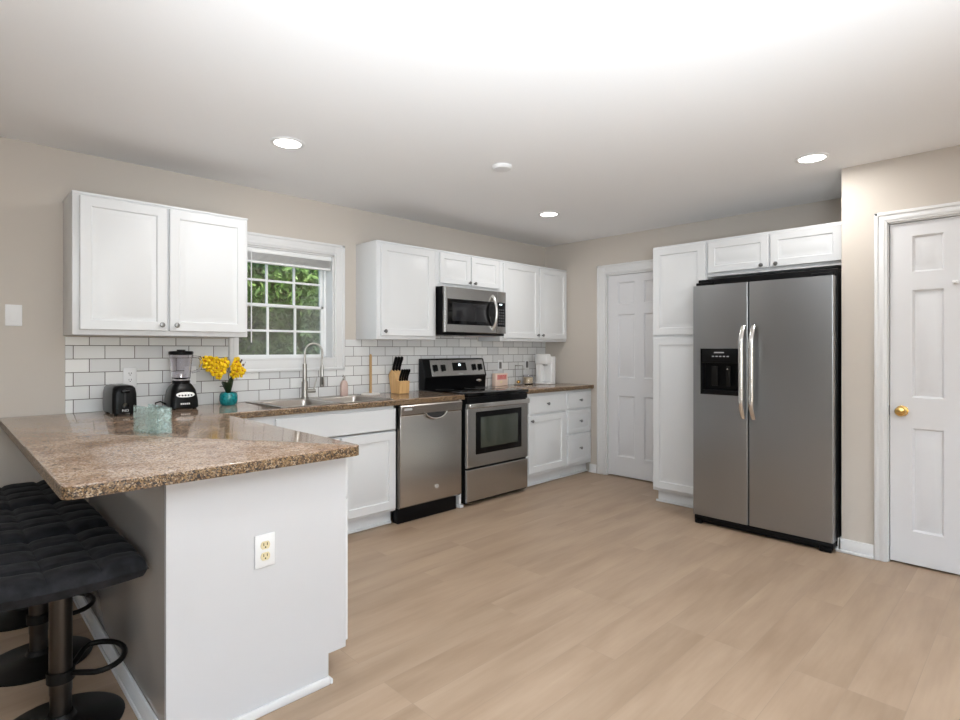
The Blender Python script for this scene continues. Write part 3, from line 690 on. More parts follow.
def fdoor(a, c):
    b = MB(); rad = .008; n = 5
    outl = [(a, FF+.075)]+[(a+rad-rad*math.cos(t_), FF+rad*.6-rad*.6*math.sin(t_)) for t_ in [PI/2*k/n for k in range(n+1)]]+[(c-rad+rad*math.sin(t_), FF+rad*.6-rad*.6*math.cos(t_)) for t_ in [PI/2*k/n for k in range(n+1)]]+[(c, FF+.075)]
    return b, outl
for a, c, nm in ((FX0, FS-.0045, 'freezer_door'), (FS+.0045, FX1, 'fresh_food_door')):
    b, outl = fdoor(a, c)
    if nm == 'freezer_door':
        # door skin with a dispenser opening: rings below / above and jambs
        DX0, DX1, DZ0, DZ1 = 2.170, 2.452, .955, 1.288
        b.rings([[Vector((x, y, z)) for x, y in outl] for z in (.066, DZ0)]); b.rings([[Vector((x, y, z)) for x, y in outl] for z in (DZ1, 1.748)])
        lft = [p for p in outl if p[0] < (a+c)/2]+[(DX0, FF), (DX0, FF+.075)]; rgt = [(DX1, FF+.075), (DX1, FF)]+[p for p in outl if p[0] > (a+c)/2]
        b.rings([[Vector((x, y, z)) for x, y in lft] for z in (DZ0, DZ1)]); b.rings([[Vector((x, y, z)) for x, y in rgt] for z in (DZ0, DZ1)])
    else: b.rings([[Vector((x, y, z)) for x, y in outl] for z in (.066, 1.748)])
    bmesh.ops.remove_doubles(b.bm, verts=b.bm.verts[:], dist=1e-5)
    d = b.build(nm, 'steelf', r)
    if nm == 'freezer_door':
        b = MB(); b.box(DX0, DX1, FF-.002, FF+.02, DZ0, DZ0+.035, .003); b.box(DX0, DX1, FF-.002, FF+.02, 1.185, DZ1, .003); b.box(DX0, DX0+.012, FF-.002, FF+.07, DZ0, DZ1); b.box(DX1-.012, DX1, FF-.002, FF+.07, DZ0, DZ1); b.box(DX0, DX1, FF+.066, FF+.072, DZ0, DZ1)
        di = b.build('dispenser', 'black', d)
        b = MB().box(DX0+.07, DX0+.115, FF+.02, FF+.032, 1.02, 1.16, .004); b.box(DX0+.175, DX0+.205, FF+.02, FF+.032, 1.02, 1.16, .004); b.build('paddle', 'basemetal', di)
        b = MB()
        for i in range(5): b.box(DX0+.085+i*.026, DX0+.100+i*.026, FF-.0028, FF-.0018, 1.228, 1.235)
        b.box(DX0+.10, DX0+.17, FF-.0028, FF-.0018, 1.255, 1.263); b.build('control_print', 'greymark', di)
        MB().ball((DX0+.188, FF+.016, 1.14), .006).build('spout_light', 'chrome', di)
    # handle bar, curved
    hx = 2.476 if nm == 'freezer_door' else 2.543
    zs = [.80+(1.445-.80)*k/24 for k in range(25)]
    pts = []
    for k, z in enumerate(zs):
        u = k/24; pts.append((hx, FF-.008-.052*min(1, math.sin(PI*u)*2.2)**.8, z))
    b = MB(); rs = []
    for k, p in enumerate(pts):
        wv = .016; dv = .011; rs.append([Vector((p[0]+wv*math.cos(t_), p[1]+dv*math.sin(t_), p[2])) for t_ in [2*PI*j/14 for j in range(14)]])
    b.rings(rs); b.build('handle', 'handle', d)

# ------------------------------------------------------------------ small appliances and counter things
CT = CT1
# toaster, end-on
tx, ty_ = -4.143, -.235
r = thing('toaster', 'small black two slot toaster standing by the tile wall', 'toaster', (tx, ty_, CT))
b = MB()
def rrect(hx, hy, rad, z, cx, cy, n=6):
    pts = []
    for (sx, sy, a0) in ((1,1,0), (-1,1,PI/2), (-1,-1,PI), (1,-1,1.5*PI)):
        for k in range(n): a = a0+k*PI/2/(n-1); pts.append(Vector((cx+sx*(hx-rad)+rad*math.cos(a), cy+sy*(hy-rad)+rad*math.sin(a), z)))
    return pts
prof = [(.050,.125,.014,.018), (.058,.135,.014,.02), (.060,.136,.05,.022), (.059,.134,.12,.024), (.055,.128,.150,.026), (.046,.115,.163,.03), (.031,.095,.167,.03)]
b.rings([rrect(hx, hy, rd, CT+z, tx, ty_) for hx, hy, z, rd in prof]); bd = b.build('body', 'black', r)
b = MB()
for s_ in (-1, 1): b.box(tx+s_*.018-.009, tx+s_*.018+.009, ty_-.075, ty_+.075, CT+.1660, CT+.1685)
b.build('slots', 'knob', bd)
b = MB(); yf_ = ty_-.136
b.box(tx-.004, tx+.004, yf_-.001, yf_+.004, CT+.055, CT+.145, .001); b.build('lever_track', 'dark', bd)
MB().box(tx-.02, tx+.02, yf_-.022, yf_+.004, CT+.128, CT+.143, .005).build('lever', 'blackgloss', bd)
MB().lathe((tx, yf_+.001, CT+.055), [(0,0), (.017,0), (.016,.012), (0,.013)], 22, axis='y').build('browning_dial', 'blackgloss', bd)
b = MB(); b.box(tx-.014, tx-.011, yf_-.0015, yf_+.002, CT+.022, CT+.036); b.box(tx-.002, tx+.001, yf_-.0015, yf_+.002, CT+.022, CT+.036); b.tube([(tx-.0125, yf_-.001, CT+.035), (tx-.0005, yf_-.001, CT+.023)], .0013, 5); b.tube([(tx+.010+.006*math.cos(a), yf_-.001, CT+.029+.006*math.sin(a)) for a in [2*PI*k/12 for k in range(12)]], .0013, 5, True)
b.build('badge', 'whiteplastic', bd)
for sx in (-1, 1):
    for sy in (-1, 1): MB().cyl((tx+sx*.038, ty_+sy*.10, CT), (tx+sx*.038, ty_+sy*.10, CT+.016), .009).build('foot', 'black', r)

# blender
bx_, by_ = -3.80, -.165
r = thing('blender', 'black countertop blender with clear jar and black lid', 'blender', (bx_, by_, CT))
prof = [(.072,.085,.006,.02), (.080,.09,.012,.025), (.078,.088,.06,.03), (.070,.075,.115,.03), (.060,.058,.140,.03), (.050,.048,.155,.03)]
b = MB(); b.rings([rrect(hx, hy, rd, CT+z, bx_, by_) for hx, hy, z, rd in prof])
for sx in (-1, 1):
    for sy in (-1, 1): b.cyl((bx_+sx*.06, by_+sy*.06, CT), (bx_+sx*.06, by_+sy*.06, CT+.01), .011)
bd = b.build('motor_base', 'black', r)
def face(u, z):  # point on the base's sloping front
    t_ = (z-.06)/.055; return Vector((bx_+u, by_-.0885+.013*t_-.0015, CT+z))
b = MB(); n = 28; loop = [face(.052*math.copysign(abs(math.cos(a))**.7, math.cos(a)), .090+.016*math.sin(a)) for a in [2*PI*k/n for k in range(n)]]
b.rings([loop, [p+Vector((0,-.003,.0)) for p in loop]]); bp = b.build('button_panel', 'handle', bd)
b = MB()
for i in range(5):
    p = face(-.034+i*.017, .086); b.ball((p.x, p.y-.003, p.z), .0058, 1, .6, .9, 10)
b.build('buttons', 'black', bp)
b = MB(); 
for i, u in enumerate((-.024, -.013, -.002, .009, .020)):
    p = Vector((bx_+u, by_-.0895, CT+.035)); b.box(p.x-.004, p.x+.004, p.y-.0012, p.y+.002, p.z-.005, p.z+.005, .001)
b.build('lettering', 'whiteplastic', bd)
b = MB(); b.lathe((bx_, by_, CT), [(.045,.150), (.050,.154), (.051,.172), (.047,.175), (0,.175)], 28); b.build('jar_collar', 'black', r)
def jarpts(r_, z, n=24): return [Vector((bx_+r_*math.cos(2*PI*k/n), by_+r_*math.sin(2*PI*k/n), CT+z)) for k in range(n)]
b = MB(); outer = [(.046,.175), (.052,.19), (.058,.26), (.066,.335)]; inner = [(.0635,.335), (.0555,.26), (.0495,.193), (.02,.185)]
b.rings([jarpts(a_, z) for a_, z in outer+inner]); jar = b.build('jar', 'clear', r)
b = MB(); pts = [(bx_+.060, by_-.03, CT+.325), (bx_+.095, by_-.05, CT+.32), (bx_+.102, by_-.055, CT+.28), (bx_+.09, by_-.048, CT+.235), (bx_+.054, by_-.028, CT+.225)]
b.tube(pts, .0075, 10); b.build('jar_handle', 'clear', jar)
b = MB(); b.cyl((bx_, by_, CT+.190), (bx_, by_, CT+.215), .009); b.box(bx_-.028, bx_+.028, by_-.005, by_+.005, CT+.21, CT+.213); b.box(bx_-.005, bx_+.005, by_-.028, by_+.028, CT+.207, CT+.210); b.build('blades', 'chrome', jar)
b = MB(); b.lathe((bx_, by_, CT), [(0,.333), (.062,.333), (.069,.336), (.070,.352), (.064,.357), (.025,.358), (.024,.366), (0,.367)], 28); b.build('lid', 'black', r)
b = MB(); b.tube([(bx_-.08, by_+.02, CT+.03), (bx_-.115, by_-.0, CT+.05), (bx_-.135, by_+.03, CT+.04), (bx_-.12, by_+.08, CT+.01), (bx_-.06, by_+.125, CT+.006)], .004, 8); b.build('power_cord', 'black', r)

# orchid in teal pot
ox, oy = -3.507, -.150
r = thing('potted_orchid', 'yellow artificial orchid in a small teal round pot beside the sink', 'plant', (ox, oy, CT))
b = MB(); b.lathe((ox, oy, CT), [(0,0), (.040,0), (.050,.008), (.056,.030), (.056,.060), (.052,.078), (.047,.082), (.043,.078), (.044,.068), (0,.067)], 32); b.build('pot', 'teal', r)
MB().ball((ox, oy, CT+.066), .042, 1, 1, .3).build('moss', 'soil', r)
def leaf(b, base, tip, wdt, sag=.02, n=8):
    base, tip = Vector(base), Vector(tip); d = tip-base; sd = Vector((0,0,1)).cross(d); sd = sd.normalized() if sd.length > 1e-4 else Vector((1,0,0))
    L, R2, C_ = [], [], []
    for k in range(n+1):
        t_ = k/n; p = base+d*t_+Vector((0,0,sag*math.sin(PI*t_))); w_ = wdt*math.sin(PI*min(1, .12+.88*t_))**.7*.5
        L.append(b.bm.verts.new(p-sd*w_+Vector((0,0,.004)))); R2.append(b.bm.verts.new(p+sd*w_+Vector((0,0,.004)))); C_.append(b.bm.verts.new(p))
    for k in range(n): b.bm.faces.new((L[k], C_[k], C_[k+1], L[k+1])); b.bm.faces.new((C_[k], R2[k], R2[k+1], C_[k+1]))
for i, (tp, wd) in enumerate((((-.055,-.045,.155), .048), ((.012,-.03,.185), .045), ((-.02,-.06,.150), .04), ((-.05,.02,.12), .04))):
    b = MB(); leaf(b, (ox, oy, CT+.07), (ox+tp[0], oy+tp[1], CT+tp[2]), wd); o = b.build('leaf', 'leafdark', r)
    sm = o.modifiers.new('solid', 'SOLIDIFY'); sm.thickness = .0015
stems = [[(ox, oy, CT+.07), (ox-.0, oy-.01, CT+.15), (ox-.01, oy-.02, CT+.215), (ox-.05, oy-.03, CT+.275), (ox-.12, oy-.035, CT+.292)], [(ox, oy, CT+.07), (ox+.015, oy-.01, CT+.15), (ox+.035, oy-.02, CT+.20), (ox+.075, oy-.03, CT+.225)]]
for s_ in stems: MB().tube(s_, .0022, 8).build('stem', 'stem', r)
def flower(c, yaw, tilt, size, k_):
    mtx = Matrix.Translation(c) @ Matrix.Rotation(yaw, 4, 'Z') @ Matrix.Rotation(tilt, 4, 'X')
    b = MB()
    for i in range(5):
        a = 2*PI*i/5+.3*k_; w_ = .55 if i % 2 else .42
        vs = []
        pr = [(0,0), (.35,w_*.6), (.7,w_), (.95,w_*.6), (1.05,0), (.95,-w_*.6), (.7,-w_), (.35,-w_*.6)]
        for (u, v_) in pr:
            x, z = u*size*math.cos(a)-v_*size*math.sin(a), u*size*math.sin(a)+v_*size*math.cos(a)
            vs.append(b.bm.verts.new(mtx @ Vector((x, -.25*size*u*u+(.001*i), z))))
        cc_ = b.bm.verts.new(mtx @ Vector((.6*size*math.cos(a), -.30*size*.36-.004+(.001*i), .6*size*math.sin(a))))
        for j in range(len(vs)): b.bm.faces.new((vs[j], vs[(j+1) % len(vs)], cc_))
    o = b.build('flower', 'petal', r); sm = o.modifiers.new('solid', 'SOLIDIFY'); sm.thickness = .0008
    p = mtx @ Vector((0, -.006, 0)); MB().ball(p, size*.2, 1, 1, 1, 8).build('flower_centre', 'petal_centre', o)
fl = [(-.145,.275), (-.125,.250), (-.105,.280), (-.090,.245), (-.075,.268), (-.060,.225), (-.045,.262), (-.030,.232), (-.018,.262), (-.105,.222), (-.07,.197), (-.035,.205), (-.015,.240),
      (.045,.225), (.060,.250), (.080,.228), (.065,.200), (.095,.205), (.085,.180), (.050,.178), (.07,.262), (-.055,.172)]
rnd = random.Random(3)
for i, (du, dz) in enumerate(fl):
    flower(Vector((ox-.026+du*.92, oy-.035+rnd.uniform(-.03,.02)-du*.1, CT+dz+.022)), rnd.uniform(-.9,.5), rnd.uniform(-.5,.4), rnd.uniform(.024,.036), i)
b = MB()
for (du, dz) in ((-.155,.295), (-.17,.29), (-.185,.296), (.098,.265), (.115,.245), (.105,.275)): b.ball((ox-.024+du*.92, oy-.035, CT+dz+.02), .006, 1, 1, 1.3, 8)
b.tube([(ox-.12, oy-.035, CT+.292), (ox-.165, oy-.035, CT+.315)], .0012, 5); b.tube([(ox+.075, oy-.03, CT+.225), (ox+.098, oy-.035, CT+.285)], .0012, 5)
b.build('buds', 'stem', r)

# napkin holder of aqua glass
A_ = Vector((-4.262, -1.085)); B_ = Vector((-4.217, -1.262)); D_ = Vector((-4.148, -1.240))
r = thing('glass_napkin_holder', 'clear aqua glass napkin holder with wavy panes on the granite bar', 'napkin holder', (-4.20, -1.17, CT))
def pane_(p, q, th, z0_, z1_, z2_=None):
    z2_ = z1_ if z2_ is None else z2_
    d = (q-p).normalized(); nn = Vector((-d.y, d.x))*th/2; b = MB()
    def ring(p_, zt_): return [Vector((p_.x-nn.x, p_.y-nn.y, z0_)), Vector((p_.x+nn.x, p_.y+nn.y, z0_)), Vector((p_.x+nn.x, p_.y+nn.y, zt_)), Vector((p_.x-nn.x, p_.y-nn.y, zt_))]
    n_ = 12; b.rings([ring(p.lerp(q, k/n_), z1_+(z2_-z1_)*k/n_) for k in range(n_+1)]); return b
u_ = (B_-A_)
C0 = Vector((-4.262+.069, -1.085+.022))
zc = CT+.006
MB().rings([[Vector((p.x, p.y, CT+.0)) for p in (A_, B_, D_, C0)], [Vector((p.x, p.y, zc)) for p in (A_, B_, D_, C0)]]).build('base', 'aqua', r)
inw = Vector((.0035, .0011))
pane_(A_+inw, B_+inw, .006, zc+.0005, CT+.118, CT+.112).build('pane', 'aqua', r)
pane_(C0-inw, D_-inw, .006, zc+.0005, CT+.118, CT+.112).build('pane', 'aqua', r)
pane_(B_+Vector((.009,.0045)), D_+Vector((-.009,-.001)), .005, zc+.0005, CT+.110).build('end_pane', 'aqua', r)

# soap bottle
sx_, sy_ = -2.568, -.035-.0
sx_, sy_ = -2.612, -.1
r = thing('soap_dispenser', 'small pink liquid soap bottle with pump on the sink edge', 'soap dispenser', (sx_, sy_, zt))
b = MB(); b.rings([rrect(hx, hy, rd, zt+z, sx_, sy_) for hx, hy, z, rd in [(.026,.018,0,.012), (.029,.020,.006,.014), (.029,.020,.09,.014), (.022,.016,.112,.012), (.011,.011,.122,.01)]]); b.build('bottle', 'soap', r)
b = MB().lathe((sx_, sy_, zt), [(0,.122), (.012,.122), (.012,.136), (.004,.137), (.004,.158), (0,.158)], 18); b.tube([(sx_, sy_, zt+.156), (sx_-.012, sy_-.012, zt+.160), (sx_-.030, sy_-.03, zt+.152)], .005, 8); b.build('pump', 'nickel', r)
# paper towel holder (empty)
px_, py_ = -2.375, -.11
r = thing('paper_towel_holder', 'empty paper towel holder, bamboo rod on a pale round base', 'towel holder', (px_, py_, CT))
MB().lathe((px_, py_, CT), [(0,0), (.074,0), (.077,.004), (.076,.010), (.068,.014), (0,.014)], 36).build('base', mat('marble_base', (.66,.63,.60), .4), r)
MB().lathe((px_, py_, CT), [(0,.014), (.011,.014), (.011,.315), (.008,.327), (0,.330)], 18).build('rod', 'dowel', r)

# knife block
kx_, ky_ = -2.115, -.145
r = thing('knife_block', 'light wood knife block full of black handled knives left of the range', 'knife block', (kx_, ky_, CT))
th = math.radians(-28)
def kb(x, y, z): return Vector((kx_+x, ky_+y, CT+z))
# side profile in (y,z): leans back, slanted front step
prof = [(-.085, 0), (.060, 0), (.105, .150), (.060, .195), (-.005, .165), (-.030, .110), (-.095, .105)]
b = MB(); b.rings([[kb(x, p[0]*.8, p[1]) for p in prof] for x in (-.052, .052)]); b.build('block', 'wood', r, bevel=.003)
ki = 0
def knife(x, y, z, L, s_=.011):
    d = Vector((0, -.33, .94)).normalized(); p = kb(x, y, z); sd = Vector((1,0,0)); n2 = d.cross(sd)
    b = MB(); rs = []
    for t_, w_, q_ in ((0,.8,.9), (.08,1,1), (.35,.85,1.05), (.6,.95,1), (.85,1.1,1.15), (1,.8,.9)):
        c = p+d*L*t_+n2*(.004*math.sin(t_*PI*1.5)); rs.append([c+sd*s_*.62*w_*math.cos(a)+n2*s_*q_*math.sin(a) for a in [2*PI*k/10 for k in range(10)]])
    b.rings(rs)
    o = single('kitchen_knife', b, 'black', KL[len(KN)], 'knife', tuple(p), group='black handled knives in the wooden block'); KN.append(o)
KN = []
KL = ['black handled knife in the back row of the block, at the window side', 'black handled knife in the middle of the back row of the block', 'black handled knife in the back row of the block, at the range side'] + ['small black handled steak knife in the front row of the wooden block']*4
for x in (-.030, 0, .030): knife(x, .045, .186+.002, .125, .016)
for x in (-.036, -.012, .012, .036): knife(x, -.055, .105, .105, .0125)
for o in KN[:3]: del o['group']

# things right of the range
r = thing('recipe_box', 'small upright cream card box with red lettering right of the range', 'box', (-.815, -.08, CT))
b = MB().box(-.910, -.730, -.105, -.055, CT, CT+.125, .004); bd = b.build('box_body', 'card_cream', r)
b = MB(); b.box(-.890, -.750, -.1065, -.1045, CT+.062, CT+.113, .0005); b.build('printed_band', 'card_pink', bd)
b = MB()
for i, xx in enumerate((-.877, -.843, -.809, -.775)):     # bold red capitals, too blurred in the photo to be read
    b.box(xx, xx+.006, -.1078, -.1064, CT+.070, CT+.106)
    if i != 3: b.box(xx+.018, xx+.024, -.1078, -.1064, CT+.070, CT+.106)
    b.box(xx, xx+.022, -.1078, -.1064, CT+.100, CT+.106)
    if i in (1, 3): b.box(xx, xx+.022, -.1078, -.1064, CT+.085, CT+.090)
b.build('lettering', 'card_red', bd)
b = MB().ball((-.83, -.1062, CT+.038), .018, 1, .1, .8, 14); b.build('printed_picture', 'wax', bd)
# wire tiered holder
r = thing('mug_stand', 'small dark wire stand between the card box and the candle jar', 'rack', (-.585, -.13, CT))
b = MB()
b.tube([(-.585+.06*math.cos(a), -.13+.045*math.sin(a), CT+.004) for a in [2*PI*k/28 for k in range(28)]], .003, 8, True)
b.tube([(-.645, -.13, CT+.004), (-.645, -.13, CT+.19), (-.64, -.13, CT+.2), (-.53, -.13, CT+.2), (-.525, -.13, CT+.19), (-.525, -.13, CT+.004)], .003, 8)
b.box(-.645, -.565, -.136, -.124, CT+.195, CT+.205, .002); b.build('frame', 'nickel', r)
b = MB(); b.ball((-.595, -.13, CT+.032), .022, 1.1, 1, .8, 14); b.build('ornament', 'brass', r)
# candle jar
cx_, cy_ = -.425, -.115
r = thing('candle_jar', 'short glass candle jar with cream wax left of the coffee maker', 'candle', (cx_, cy_, CT))
b = MB(); b.rings([[Vector((cx_+rr_*math.cos(2*PI*k/28), cy_+rr_*math.sin(2*PI*k/28), CT+z)) for k in range(28)] for rr_, z in ((.048,0), (.054,.006), (.056,.072), (.050,.092), (.050,.10), (.047,.10), (.047,.092), (.052,.072), (.051,.010), (.01,.008))]); b.build('jar', 'clear', r)
MB().lathe((cx_, cy_, CT), [(0,.011), (.049,.011), (.050,.072), (0,.072)], 28).build('wax', 'wax', r)
# coffee maker
r = thing('coffee_maker', 'slim white single cup coffee maker in the far counter corner', 'coffee maker', (-.235, -.27, CT))
b = MB().box(-.262, -.185, -.295, -.13, CT, CT+.292, .008, seg=3); b.box(-.335, -.25, -.295, -.135, CT, CT+.020, .006); b.box(-.325, -.25, -.20, -.135, CT+.015, CT+.25, .006); bd = b.build('body', 'whiteplastic', r)
MB().box(-.342, -.262, -.295, -.135, CT+.210, CT+.318, .012, seg=3).build('brew_head', 'whiteplastic', r)
MB().box(-.329, -.268, -.285, -.205, CT+.0205, CT+.024, .001).build('drip_tray', 'greymark', r)
MB().box(-.318, -.285, -.265, -.225, CT+.197, CT+.211, .003).build('nozzle', 'greymark', r)
outlet('narrow outlet with dark insert on the tile above the card box', (-.745, ty, 1.118), face='knob', kind='decora', s=.95)
outlet('narrow outlet with dark insert on the tile left of the coffee maker', (-.325, ty, 1.118), face='knob', kind='decora', s=.95)

# ------------------------------------------------------------------ bar stools
def seat_mesh():
    b = MB(); nx, ny = 42, 48; hx, hy = .204, .262; top = []; bot = []
    sxs = [-.07, .07]; sys_ = [-.125, 0, .125]
    for j in range(ny+1):
        rt = []; rb = []
        for i in range(nx+1):
            u, v_ = -1+2*i/nx, -1+2*j/ny
            # squircle-ish mapping for rounded corners
            x = hx*u*math.sqrt(1-.06*v_*v_*u*u*1.0); y = hy*v_*math.sqrt(1-.06*u*u*v_*v_)
            ed = min(1, max(0, (1-max(abs(u), abs(v_)))/.22)); edge = math.sqrt(max(0, 1-(1-ed)**2))
            d1_ = min(abs(x-s_) for s_ in sxs); d2_ = min(abs(y-s_) for s_ in sys_)
            seam = max(math.exp(-(d1_/.009)**2), math.exp(-(d2_/.009)**2))
            puff = .007*min(1, d1_/.05)**.6*min(1, d2_/.045)**.6
            z = .022+.033*edge+puff*edge-.008*seam*edge + .018*(u*u)*.5 - .02*max(0, u-.55)
            wr = noise.noise(Vector((x*40, y*40, 0)))*.0022
            rt.append(b.bm.verts.new((x, y, z+wr))); rb.append(b.bm.verts.new((x*.97, y*.97, -.014+.018*u*u*.5+ .010*(1-edge))) if 0 < i < nx and 0 < j < ny else rt[-1])
        top.append(rt); bot.append(rb)
    for j in range(ny):
        for i in range(nx):
            b.bm.faces.new((top[j][i], top[j][i+1], top[j+1][i+1], top[j+1][i]))
            q = [bot[j][i], bot[j+1][i], bot[j+1][i+1], bot[j][i+1]]
            b.bm.faces.new(q)
    return b
SH = .590
r = thing('bar_stool', 'nearest black tufted velvet bar stool on a black metal pedestal', 'stool', (0, 0, 0), 'A', 'black tufted bar stools along the peninsula')
b = seat_mesh()
for v in b.bm.verts: v.co.z += SH-.05; v.co.y -= .03
b.build('seat', 'velvet', r)
b = MB().lathe((0,0,0), [(0,.0), (.183,.0), (.185,.006), (.17,.012), (.08,.022), (.045,.034), (.036,.05), (0,.051)], 48); b.build('base', 'basemetal', r)
b = MB().lathe((0,0,0), [(0,.045), (.031,.045), (.031,.125), (0,.126)], 28); b.build('column', 'gunmetal', r)
b = MB().lathe((0,0,0), [(0,.118), (.032,.118), (.033,.124), (.033,.48), (.031,.50), (0,.503)], 28); b.build('sleeve', 'gunmetal', r)
b = MB().box(-.10, .10, -.10, .10, .50, .527, .004); b.build('seat_plate', 'basemetal', r)
pts = [(.030, -.025, .185)]+[(.115+.095*math.sin(a)*1.0-.0, -.105*math.cos(a)*1.0, .225-.035*math.cos(a)*0) for a in [PI*k/16 for k in range(17)]]+[(.030, .025, .185)]
pts = [(.03, -.02, .18), (.08, -.10, .195)]+[(.10+.085*math.sin(a), -.115*math.cos(a), .20) for a in [PI*k/14 for k in range(15)]]+[(.08, .10, .195), (.03, .02, .18)]
b = MB().tube(pts, .0095, 12); b.lathe((0,0,.16), [(.030,0), (.0405,0), (.0405,.035), (.030,.035)], 28); b.build('footrest', 'basemetal', r)
b = MB().tube([(.03, -.03, .51), (.04, -.13, .50), (.045, -.19, .49)], .005, 8); b.build('height_lever', 'basemetal', r)
r.location = (-4.590, -1.60, 0)
dup(r, (-4.590, -1.035, 0), 0, 'second black tufted velvet bar stool, behind the nearest one')
dup(r, (-4.590, -.47, 0), 0, 'farthest black tufted velvet bar stool, nearest the beige wall')

# ------------------------------------------------------------------ ceiling things
def can(x, y, label, first=None):
    r = thing('recessed_light', label, 'ceiling light', (x, y, H), group=None)
    MB().lathe((x, y, H), [(.070,-.0005), (.092,-.0005), (.092,-.004), (.085,-.007), (.072,-.007), (.070,-.003)], 40).build('trim_ring', 'whiteplastic', r)
    MB().lathe((x, y, H), [(0,-.001), (.072,-.001), (.072,-.005), (0,-.0055)], 40).build('diffuser', 'glow', r)
    light('lamp', 'AREA', (0, 0, -.012), (0, 0, 0), CAN_POWER, (1, .985, .96), r, shape='DISK', size=.14)
    return r
can(-3.50, -1.0, 'round recessed ceiling light nearest the window, left side')
can(-1.15, -2.965, 'round recessed ceiling light in front of the refrigerator')
can(-1.19, -1.0, 'round recessed ceiling light in front of the range corner')
for i, (x, y) in enumerate(((-3.5, -2.965), (-3.5, -5.2), (-1.9, -5.2))):  # the two behind the camera are unseen, added to light the room
    can(x, y, ['round recessed ceiling light above the peninsula end', 'unseen recessed ceiling light added behind the camera', 'unseen recessed ceiling light added near the closet wall behind the camera', 'round recessed ceiling light left of the bar stools', 'round recessed ceiling light in the far left of the room'][i])
b = MB().lathe((-2.366, -1.564, H), [(0,-.0005), (.062,-.0005), (.062,-.012), (.054,-.022), (0,-.024)], 36)
single('smoke_detector', b, 'whiteplastic', 'round white smoke detector on the ceiling between the lights', 'smoke detector', (-2.366, -1.564, H))

# blinds
r = thing('window_blind', 'white horizontal blind drawn up at the top of the kitchen window', 'blind', (-2.99, .05, 1.90))
MB().box(WX0+.016, WX1-.016, .006, .05, WZ1-.045, WZ1-.013, .003).build('headrail', 'vinyl', r)
for i in range(7): MB().box(WX0+.02, WX1-.02, .008, .056, 1.922+i*.0085, 1.9265+i*.0085, .001).build('slat', 'slat', r)
MB().box(WX0+.02, WX1-.02, .010, .054, 1.903, 1.919, .003).build('bottom_rail', 'vinyl', r)
MB().cyl((WX0+.10, .002, WZ1-.03), (WX0+.10, .000, 1.33), .004, seg=8).build('tilt_wand', 'whiteplastic', r)

# ------------------------------------------------------------------ outside
struct('ground', MB().box(-25, 25, .16, 32, -.75, -.55), 'lawn', smooth=False)
def crown(cx, cy, cz, rx, ry, rz, n, size, seed):
    rd = random.Random(seed); vs = []; fs = []
    blobs = []
    for _ in range(22):
        q = Vector((rd.gauss(0,1), rd.gauss(0,1), rd.gauss(0,1))).normalized()*rd.uniform(.1,.62); blobs.append((q, rd.uniform(.3,.42)))
    for _ in range(n):
        c, br_ = rd.choice(blobs); d = Vector((rd.gauss(0,1), rd.gauss(0,1), rd.gauss(0,1))).normalized()
        p = c+d*br_*rd.uniform(.75,1.02); P_ = Vector((cx+p.x*rx, cy+p.y*ry, cz+p.z*rz))
        if P_.z < -.5: continue
        a = Vector((rd.gauss(0,1), rd.gauss(0,1), rd.gauss(0,1)-.4)).normalized(); bb = a.cross(Vector((rd.gauss(0,1), rd.gauss(0,1), rd.gauss(0,1)))).normalized()
        s_ = size*rd.uniform(.6,1.3); nn = a.cross(bb)*s_*.12; k = len(vs)
        vs += [P_-a*s_, P_+bb*s_*.38+nn, P_+a*s_, P_-bb*s_*.38+nn]; fs += [(k,k+1,k+2,k+3)]
    return vs, fs
def tree(label, cx, cy, gz, h, rx, n, size, m, seed, cat='tree'):
    r = thing('tree' if cat == 'tree' else 'shrub', label, cat, (cx, cy, gz))
    rd = random.Random(seed+99)
    b = MB()
    if cat == 'tree':
        b.tube([(cx, cy, gz), (cx+.05, cy, gz+h*.3), (cx-.06, cy+.05, gz+h*.6), (cx, cy, gz+h*.85)], [.10, .08, .05, .02], 10)
    for k in range(7):
        a = rd.uniform(0, 2*PI); z = gz+h*(rd.uniform(.3,.6) if cat == 'tree' else .02); b.tube([(cx, cy, z), (cx+.35*rx*math.cos(a), cy+.35*rx*math.sin(a), z+h*.15), (cx+.75*rx*math.cos(a), cy+.75*rx*math.sin(a), z+h*.28)], [.05, .035, .012], 7)
    b.build('trunk' if cat == 'tree' else 'stems', 'bark', r)
    cz = gz+h*(.55 if cat == 'tree' else .5); rz = h*(.5 if cat == 'tree' else .5)
    vs, fs = crown(cx, cy, cz, rx, rx, rz, n, size, seed)
    me = bpy.data.meshes.new('foliage'); me.from_pydata([v-Vector((cx, cy, gz)) for v in vs], [], fs); me.materials.append(M[m]); o = bpy.data.objects.new('foliage', me); COL.objects.link(o); o.parent = r
GZ = -.55
tree('bright green leafy tree seen through the middle of the window', .45, 7.4, GZ, 6.2, 2.2, 15000, .10, 'leaf_bright', 1)
tree('mid green tree seen at the right side of the window', 4.9, 7.6, GZ, 5.8, 2.0, 7000, .11, 'leaf_mid', 2)
tree('green tree seen at the left side of the window', -3.9, 7.8, GZ, 5.6, 1.9, 7000, .11, 'leaf_mid', 3)
tree('tall dark tree standing far behind the other trees', 3.2, 15, GZ, 9.5, 3.8, 16000, .17, 'leaf_dark', 4)
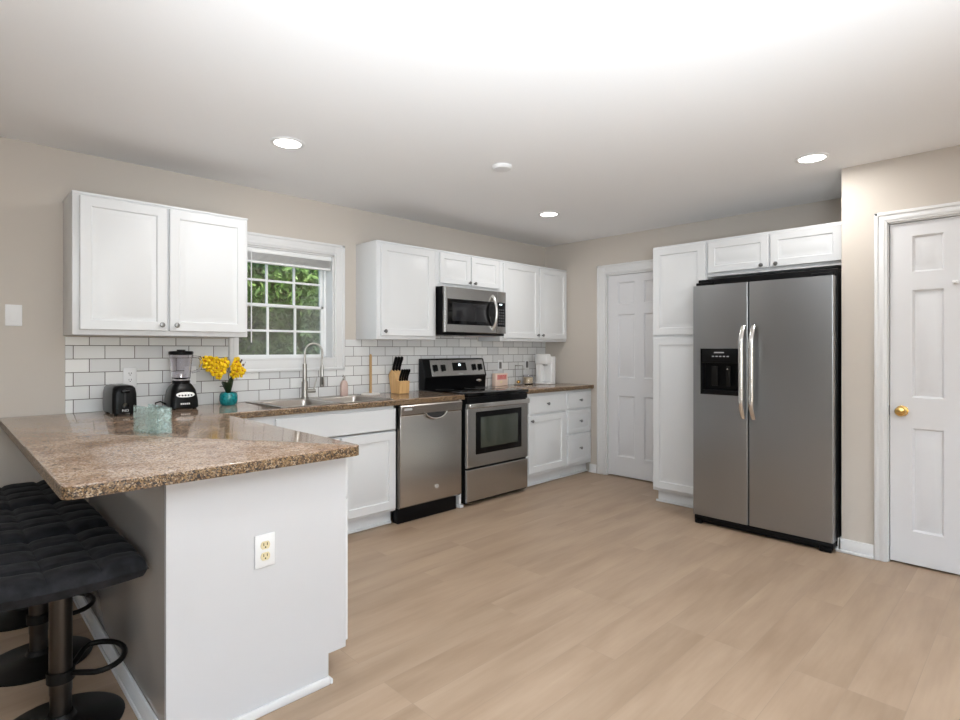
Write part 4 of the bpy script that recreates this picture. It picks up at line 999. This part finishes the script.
tree('dark tree far behind on the right of the garden', 11.3, 15, GZ, 9, 3.6, 7000, .17, 'leaf_dark', 5)
tree('dark tree far behind on the left of the garden', -4.8, 15.5, GZ, 9, 3.6, 9000, .17, 'leaf_dark', 6)
tree('low dark green shrub under the window trees, right', 1.5, 4.1, GZ, 2.6, 1.1, 6000, .08, 'leaf_dark', 7, 'shrub')
tree('low green shrub under the window trees, middle', -.9, 4.1, GZ, 2.6, 1.2, 7500, .08, 'leaf_mid', 8, 'shrub')
tree('low dark green shrub under the window trees, left', -3.3, 4.2, GZ, 2.4, 1.1, 5000, .08, 'leaf_dark', 9, 'shrub')
r = thing('hedge', 'long dark green hedge along the back of the garden', 'hedge', (2, 10.2, GZ))
rd = random.Random(5); vs = []; fs = []
for _ in range(16000):
    x = rd.uniform(-7, 9.5); z = rd.uniform(0, 1)**.8*(2.9+.35*math.sin(x*1.7)+.2*math.sin(x*4.1)); y = rd.choice((-.45, .45))+rd.gauss(0, .12)+.1*math.sin(x*2.3+z*2)
    if rd.random() < .2: y = rd.uniform(-.5, .5); z = 2.9+.35*math.sin(x*1.7)+.2*math.sin(x*4.1)+rd.gauss(0, .08)
    a = Vector((rd.gauss(0,1), rd.gauss(0,1), rd.gauss(0,1)-.4)).normalized(); bb = a.cross(Vector((rd.gauss(0,1), rd.gauss(0,1), rd.gauss(0,1)))).normalized()
    s_ = .14*rd.uniform(.6,1.3); nn = a.cross(bb)*s_*.12; k = len(vs); P_ = Vector((x-2, y, z))
    vs += [P_-a*s_, P_+bb*s_*.4+nn, P_+a*s_, P_-bb*s_*.4+nn]; fs += [(k,k+1,k+2,k+3)]
me = bpy.data.meshes.new('foliage'); me.from_pydata(vs, [], fs); me.materials.append(M['leaf_mid']); o = bpy.data.objects.new('foliage', me); COL.objects.link(o); o.parent = r
b = MB()
for k in range(24):
    x = -6.6+k*.68; b.tube([(x, 10.2, GZ), (x+.1, 10.25, GZ+1.2), (x-.05, 10.15, GZ+2.2)], [.05, .035, .015], 7)
b.build('stems', 'bark', r)
